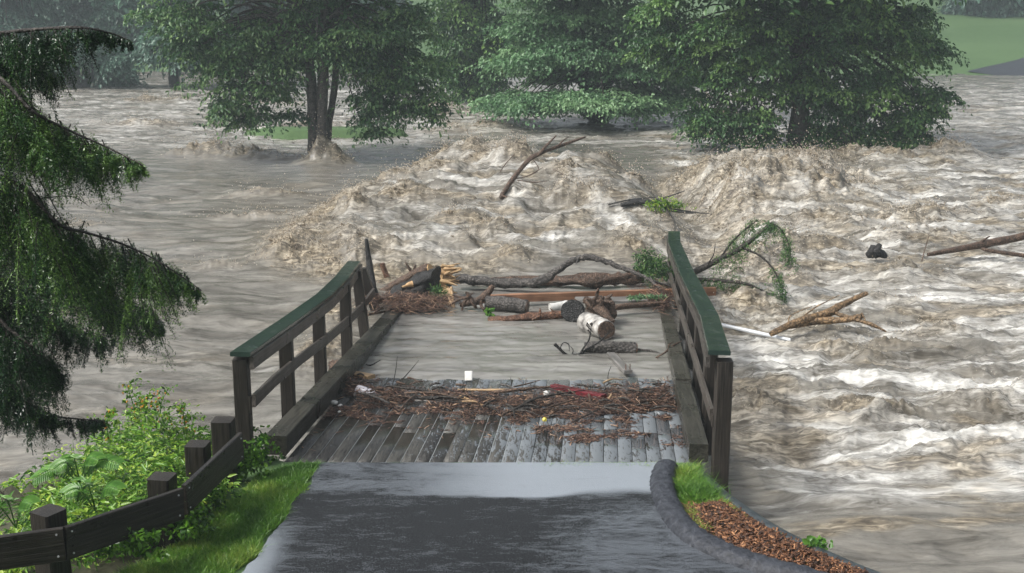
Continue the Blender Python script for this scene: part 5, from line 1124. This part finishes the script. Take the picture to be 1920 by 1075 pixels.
# ------------------------------------------------------------------ weeds, grass
def weeds():
    g = np.random.default_rng(12)
    # skyline of the weed bank in the picture (px, py) and distance
    out = []; n = 0; C_ = []; D_ = []; T_ = []; S_ = []
    st = MB()
    skyline = np.array([(-200, 930), (0, 900), (60, 868), (120, 838), (180, 800), (230, 765), (270, 748), (330, 775), (390, 800), (430, 822), (470, 850)])
    for k in range(1250):
        px = g.uniform(-160, 455); top = np.interp(px, skyline[:, 0], skyline[:, 1]); f = g.uniform(0, 1)
        Y_ = 12.3-f*3.0; py = top+f*175+g.uniform(-8, 12)
        lim = np.interp(px, [0, 120, 340, 452], [9.0, 9.2, 9.95, 11.2]);
        if Y_ < lim: Y_ = lim+g.uniform(0, .3)
        tp = at(px, py, Y_); bz = float(ground_z(np.array([tp.x]), np.array([Y_]))[0]); b = Vector((tp.x+g.normal(0, .1), Y_+g.normal(0, .05), min(bz, tp.z-.1)))
        if g.random() < .3: tube(st, [b, (b+tp)/2+Vector((.02, 0, 0)), tp], [.005, .004, .002], 4, 2, 0, False)
        m_ = int(g.uniform(14, 34)); hh = min(.5, tp.z-b.z)
        t0 = g.beta(2, 2); ls = g.choice([.035, .05, .07, .09], p=[.35, .35, .2, .1])
        for q_ in range(m_):
            fz = g.uniform(0, 1)**.7; p_ = np.array(tp)+np.array([g.normal(0, .055), g.normal(0, .055), -hh*(1-fz)]); a = g.uniform(0, 6.28)
            C_.append(p_); D_.append([math.cos(a), math.sin(a), g.normal(.1, .4)]); T_.append(t0*.9+g.uniform(-.15, .25)); S_.append(ls*g.uniform(.6, 1.3))
    C_ = np.array(C_); D_ = np.array(D_); n = len(C_); nr = g.normal(0, .4, (n, 3)); nr[:, 2] += 1; nr[:, 1] -= .3; S_ = np.array(S_)
    o = leafmesh(C_, D_, nr, S_*1.15, S_*.36, np.array(T_), 'weeds', M['leaf_weed']); tag(o, 'tangled bright green weeds covering the bank behind the guard rail', 'weeds', kind='stuff')
    st.build('weed_stems', M['leaf_fern'], None); tag(bpy.data.objects['weed_stems'], 'thin green stems of the weeds on the bank', 'weeds', kind='stuff')
    # tall jewelweeds with orange flowers
    for k, (pts_, lab) in enumerate([([(262, 800), (250, 760), (238, 722)], 'tall weed with orange flowers, topmost of the bank'), ([(310, 800), (300, 765), (316, 727)], 'tall thin weed with small leaves right of the topmost one'), ([(350, 815), (345, 785), (338, 762)], 'orange flowered weed near the bank top right'),
                     ([(205, 830), (200, 800), (203, 778)], 'orange flowered weed on the left shoulder of the bank'), ([(285, 805), (275, 775), (270, 745)], 'bushy flowering weed between the two tall ones')]):
        Yk = 12.0-.1*k; root = empty('jewelweed', A(*pts_[0], Yk), lab, 'weed', 'tall flowering weeds on the bank')
        mb = MB(); P3 = [A(x_, y_, Yk) for x_, y_ in pts_]; tube(mb, P3, [.008, .006, .003], 5, 4, 0)
        cs = seg(P3, 8); br = []
        for q_ in cs[2:]:
            e = q_+Vector((rnd.gauss(0, .10), rnd.gauss(0, .08), rnd.uniform(0, .08))); tube(mb, [q_, e], [.003, .0015], 4, 2, 0, False); br += [e, (q_+e)/2, q_]
        mb.build('stem', M['leaf_fern'], root, True)
        sprigs(br, 160 if k != 1 else 60, .03, .042, M['leaf_weed'], 'foliage', None, None, .2, 40+k, root, .55, (0, .8))
        mb = MB()
        for _ in range(12):
            q_ = rnd.choice(br)+Vector((rnd.gauss(0, .02), -.03, rnd.gauss(0, .02))); tube(mb, [q_, q_+Vector((rnd.gauss(0, .01), 0, -.02))], [.009, .004], 5, 2, .2)
        mb.build('flower', M['flower'], root)
    # ferny sumac shoots
    for k, (bx, by, tip, Yk, lab) in enumerate([((150, 905), None, [(185, 862), (225, 870), (100, 880), (130, 855), (60, 900)], 10.3, 'feathery sumac shoot with long leaflets in the middle of the bank'), ((180, 960), None, [(225, 918), (120, 925), (150, 900)], 9.9, 'lower feathery sumac shoot just above the guard rail'), ((30, 990), None, [(0, 930), (60, 945), (-40, 950)], 9.6, 'feathery sumac shoot at the left picture edge')]):
        root = empty('sumac_shoot', A(*bx, Yk), lab, 'shrub', 'feathery sumac shoots on the bank'); mb = MB(); C2 = []; D2 = []; S2 = []
        b = A(*bx, Yk)
        for (tx, ty) in tip:
            e = A(tx, ty, Yk-.2); m_ = (b+e)/2+Vector((0, 0, .12)); cs = seg([b, m_, e], 12); tube(mb, [b, m_, e], [.007, .005, .002], 5, 6, 0)
            for j in range(6, len(cs)-1):
                dd = (cs[j+1]-cs[j]).normalized(); sd3 = dd.cross(Vector((0, -.5, 1))).normalized()
                for s_ in (-1, 1): C2.append(tuple(cs[j])); D2.append(tuple(dd*.45+sd3*s_+Vector((0, 0, -.25)))); S2.append(.085*math.sin((j-4)/(len(cs)-3)*2.6+.35)+.02)
        mb.build('stem', M['leaf_fern'], root, True); C2 = np.array(C2); D2 = np.array(D2); S2 = np.array(S2); nr = np.tile([0, -.5, 1.0], (len(C2), 1))
        leafmesh(C2, D2, nr, S2, S2*.28, rng.uniform(.3, .9, len(C2)), 'leaflets', M['leaf_fern'], root)
    # leafy weeds under the guard rail and beside the near left post
    P_ = []
    for (px, py, sx, sy, Y_, m_) in ((480, 850, 22, 16, 11.7, 40), (455, 870, 18, 18, 11.2, 30), (350, 985, 25, 16, 9.75, 26), (250, 1020, 45, 14, 9.2, 30), (400, 925, 14, 18, 10.4, 20)):
        P_ += [A(px+rnd.gauss(0, sx), py+rnd.gauss(0, sy), Y_+rnd.gauss(0, .05)) for _ in range(m_)]
    sprigs(P_, 2600, .035, .05, M['leaf_weed'], 'ground_ivy', 'dark leafy creeper growing under the guard rail and at the bridge corner', 'creeper', .2, 50, None, .6, (0, .55)); bpy.data.objects['ground_ivy']['kind'] = 'stuff'
weeds()
def grass(poly, n, h, name, label, z0=.5, tb=(0, 1), wmin=.0022, lean=.35, yel=None, cat='grass'):
    q = inpoly(n, poly); g = rng
    z = ground_z(q[:, 0], q[:, 1])
    hh = h*g.uniform(.5, 1.3, n)*(1+.45*fbm(q[:, 0]*3, q[:, 1]*3, 2, 3)); a = g.uniform(0, 6.28, n); le = g.normal(0, lean, (n, 2))
    w = np.stack([np.cos(a), np.sin(a), 0*a], 1)*(wmin*g.uniform(.8, 1.8, n))[:, None]
    b = np.stack([q[:, 0], q[:, 1], z], 1); up = np.stack([le[:, 0], le[:, 1], np.ones(n)], 1)*hh[:, None]
    V = np.zeros((n, 5, 3)); V[:, 0] = b-w; V[:, 1] = b+w; m_ = b+up*.55; V[:, 2] = m_+w*.8; V[:, 3] = m_-w*.8; V[:, 4] = b+up*np.array([1.5, 1.5, .95])
    i_ = (np.arange(n)*5)[:, None]
    t = np.clip(.45+.7*fbm(q[:, 0]*1.6, q[:, 1]*1.6, 3, 9)+g.normal(0, .15, n), 0, 1)*(tb[1]-tb[0])+tb[0]
    o = npmesh(name, V.reshape(-1, 3), [i_+np.array([[0, 1, 2, 3]]), i_+np.array([[3, 2, 4]])], M['grass'], attrs={'tint': np.repeat(t, 5)})
    return tag(o, label, cat, kind='stuff')
verge = [(-2.12, 11.65), (-1.88, 11.6), (-1.97, 11.2), (-1.93, 10.95), (-2.03, 10.6), (-2.0, 10.3), (-2.14, 9.95), (-2.10, 9.6), (-2.26, 9.3), (-2.22, 9.0), (-2.6, 7.6), (-4.6, 7.6), (-3.9, 8.6), (-3.2, 9.2), (-2.78, 9.9), (-2.62, 10.6), (-2.45, 11.3)]
grass(verge, 75000, .070, 'grass_verge', 'short bright green grass verge between the guard rail and the path')
grass([(1.60, 11.5), (1.80, 11.5), (1.84, 11.1), (1.93, 10.85), (1.65, 10.6), (1.55, 11.0)], 2800, .095, 'grass_tuft', 'long green grass tuft at the right corner of the bridge', lean=.6)
grass([(1.55, 10.8), (1.9, 10.85), (2.02, 10.45), (1.85, 10.05), (1.62, 10.05)], 4200, .06, 'bed_grass', 'short pale grass growing among the bark chips', tb=(.3, 1), lean=.7)
grass(bed, 1500, .035, 'bed_sprouts', 'thin grass sprouts scattered through the bark chips', tb=(.4, 1), lean=.8)
grass([(.0, 11.54), (1.6, 11.54), (1.6, 11.62), (.0, 11.62)], 700, .045, 'seam_grass', 'thin strip of grass in the seam between path and deck', lean=.5)
sprigs([A(1530+rnd.gauss(0, 9), 1026+rnd.gauss(0, 5), 9.75) for _ in range(12)], 45, .02, .07, M['leaf_fern'], 'leafy_seedling', 'bright leafy seedling at the edge of the bark bed', 'seedling', .1, 60, None, .8)
one('grass_stalk', 'thin upright green stalk at the river edge of the bed', 'weed', [([A(1368, 950, 10.9), A(1369, 932, 10.9), A(1368, 916, 10.9)], [.006, .008, .003])], M['leaf_fern'], 5)

# ------------------------------------------------------------------ haze
hm = bpy.data.materials.new('haze_air'); hm.use_nodes = True; N, L = nodes(hm)
N.remove(N["Principled BSDF"]); pv = N.new("ShaderNodeVolumePrincipled"); pv.inputs['Density'].default_value = .0026; pv.inputs['Color'].default_value = (.48, .56, .585, 1); pv.inputs['Anisotropy'].default_value = .1
L.new(pv.outputs[0], N["Material Output"].inputs['Volume'])
x0, x1, y0, y1, z0, z1 = -119, 119, -25, 169, -4.2, 22
V = np.array([(x, y, z) for x in (x0, x1) for y in (y0, y1) for z in (z0, z1)])
F = np.array([[0, 1, 3, 2], [4, 6, 7, 5], [0, 4, 5, 1], [2, 3, 7, 6], [0, 2, 6, 4], [1, 5, 7, 3]])
tag(npmesh('haze', V, F, hm), 'rain haze filling the valley air', 'haze', kind='stuff')
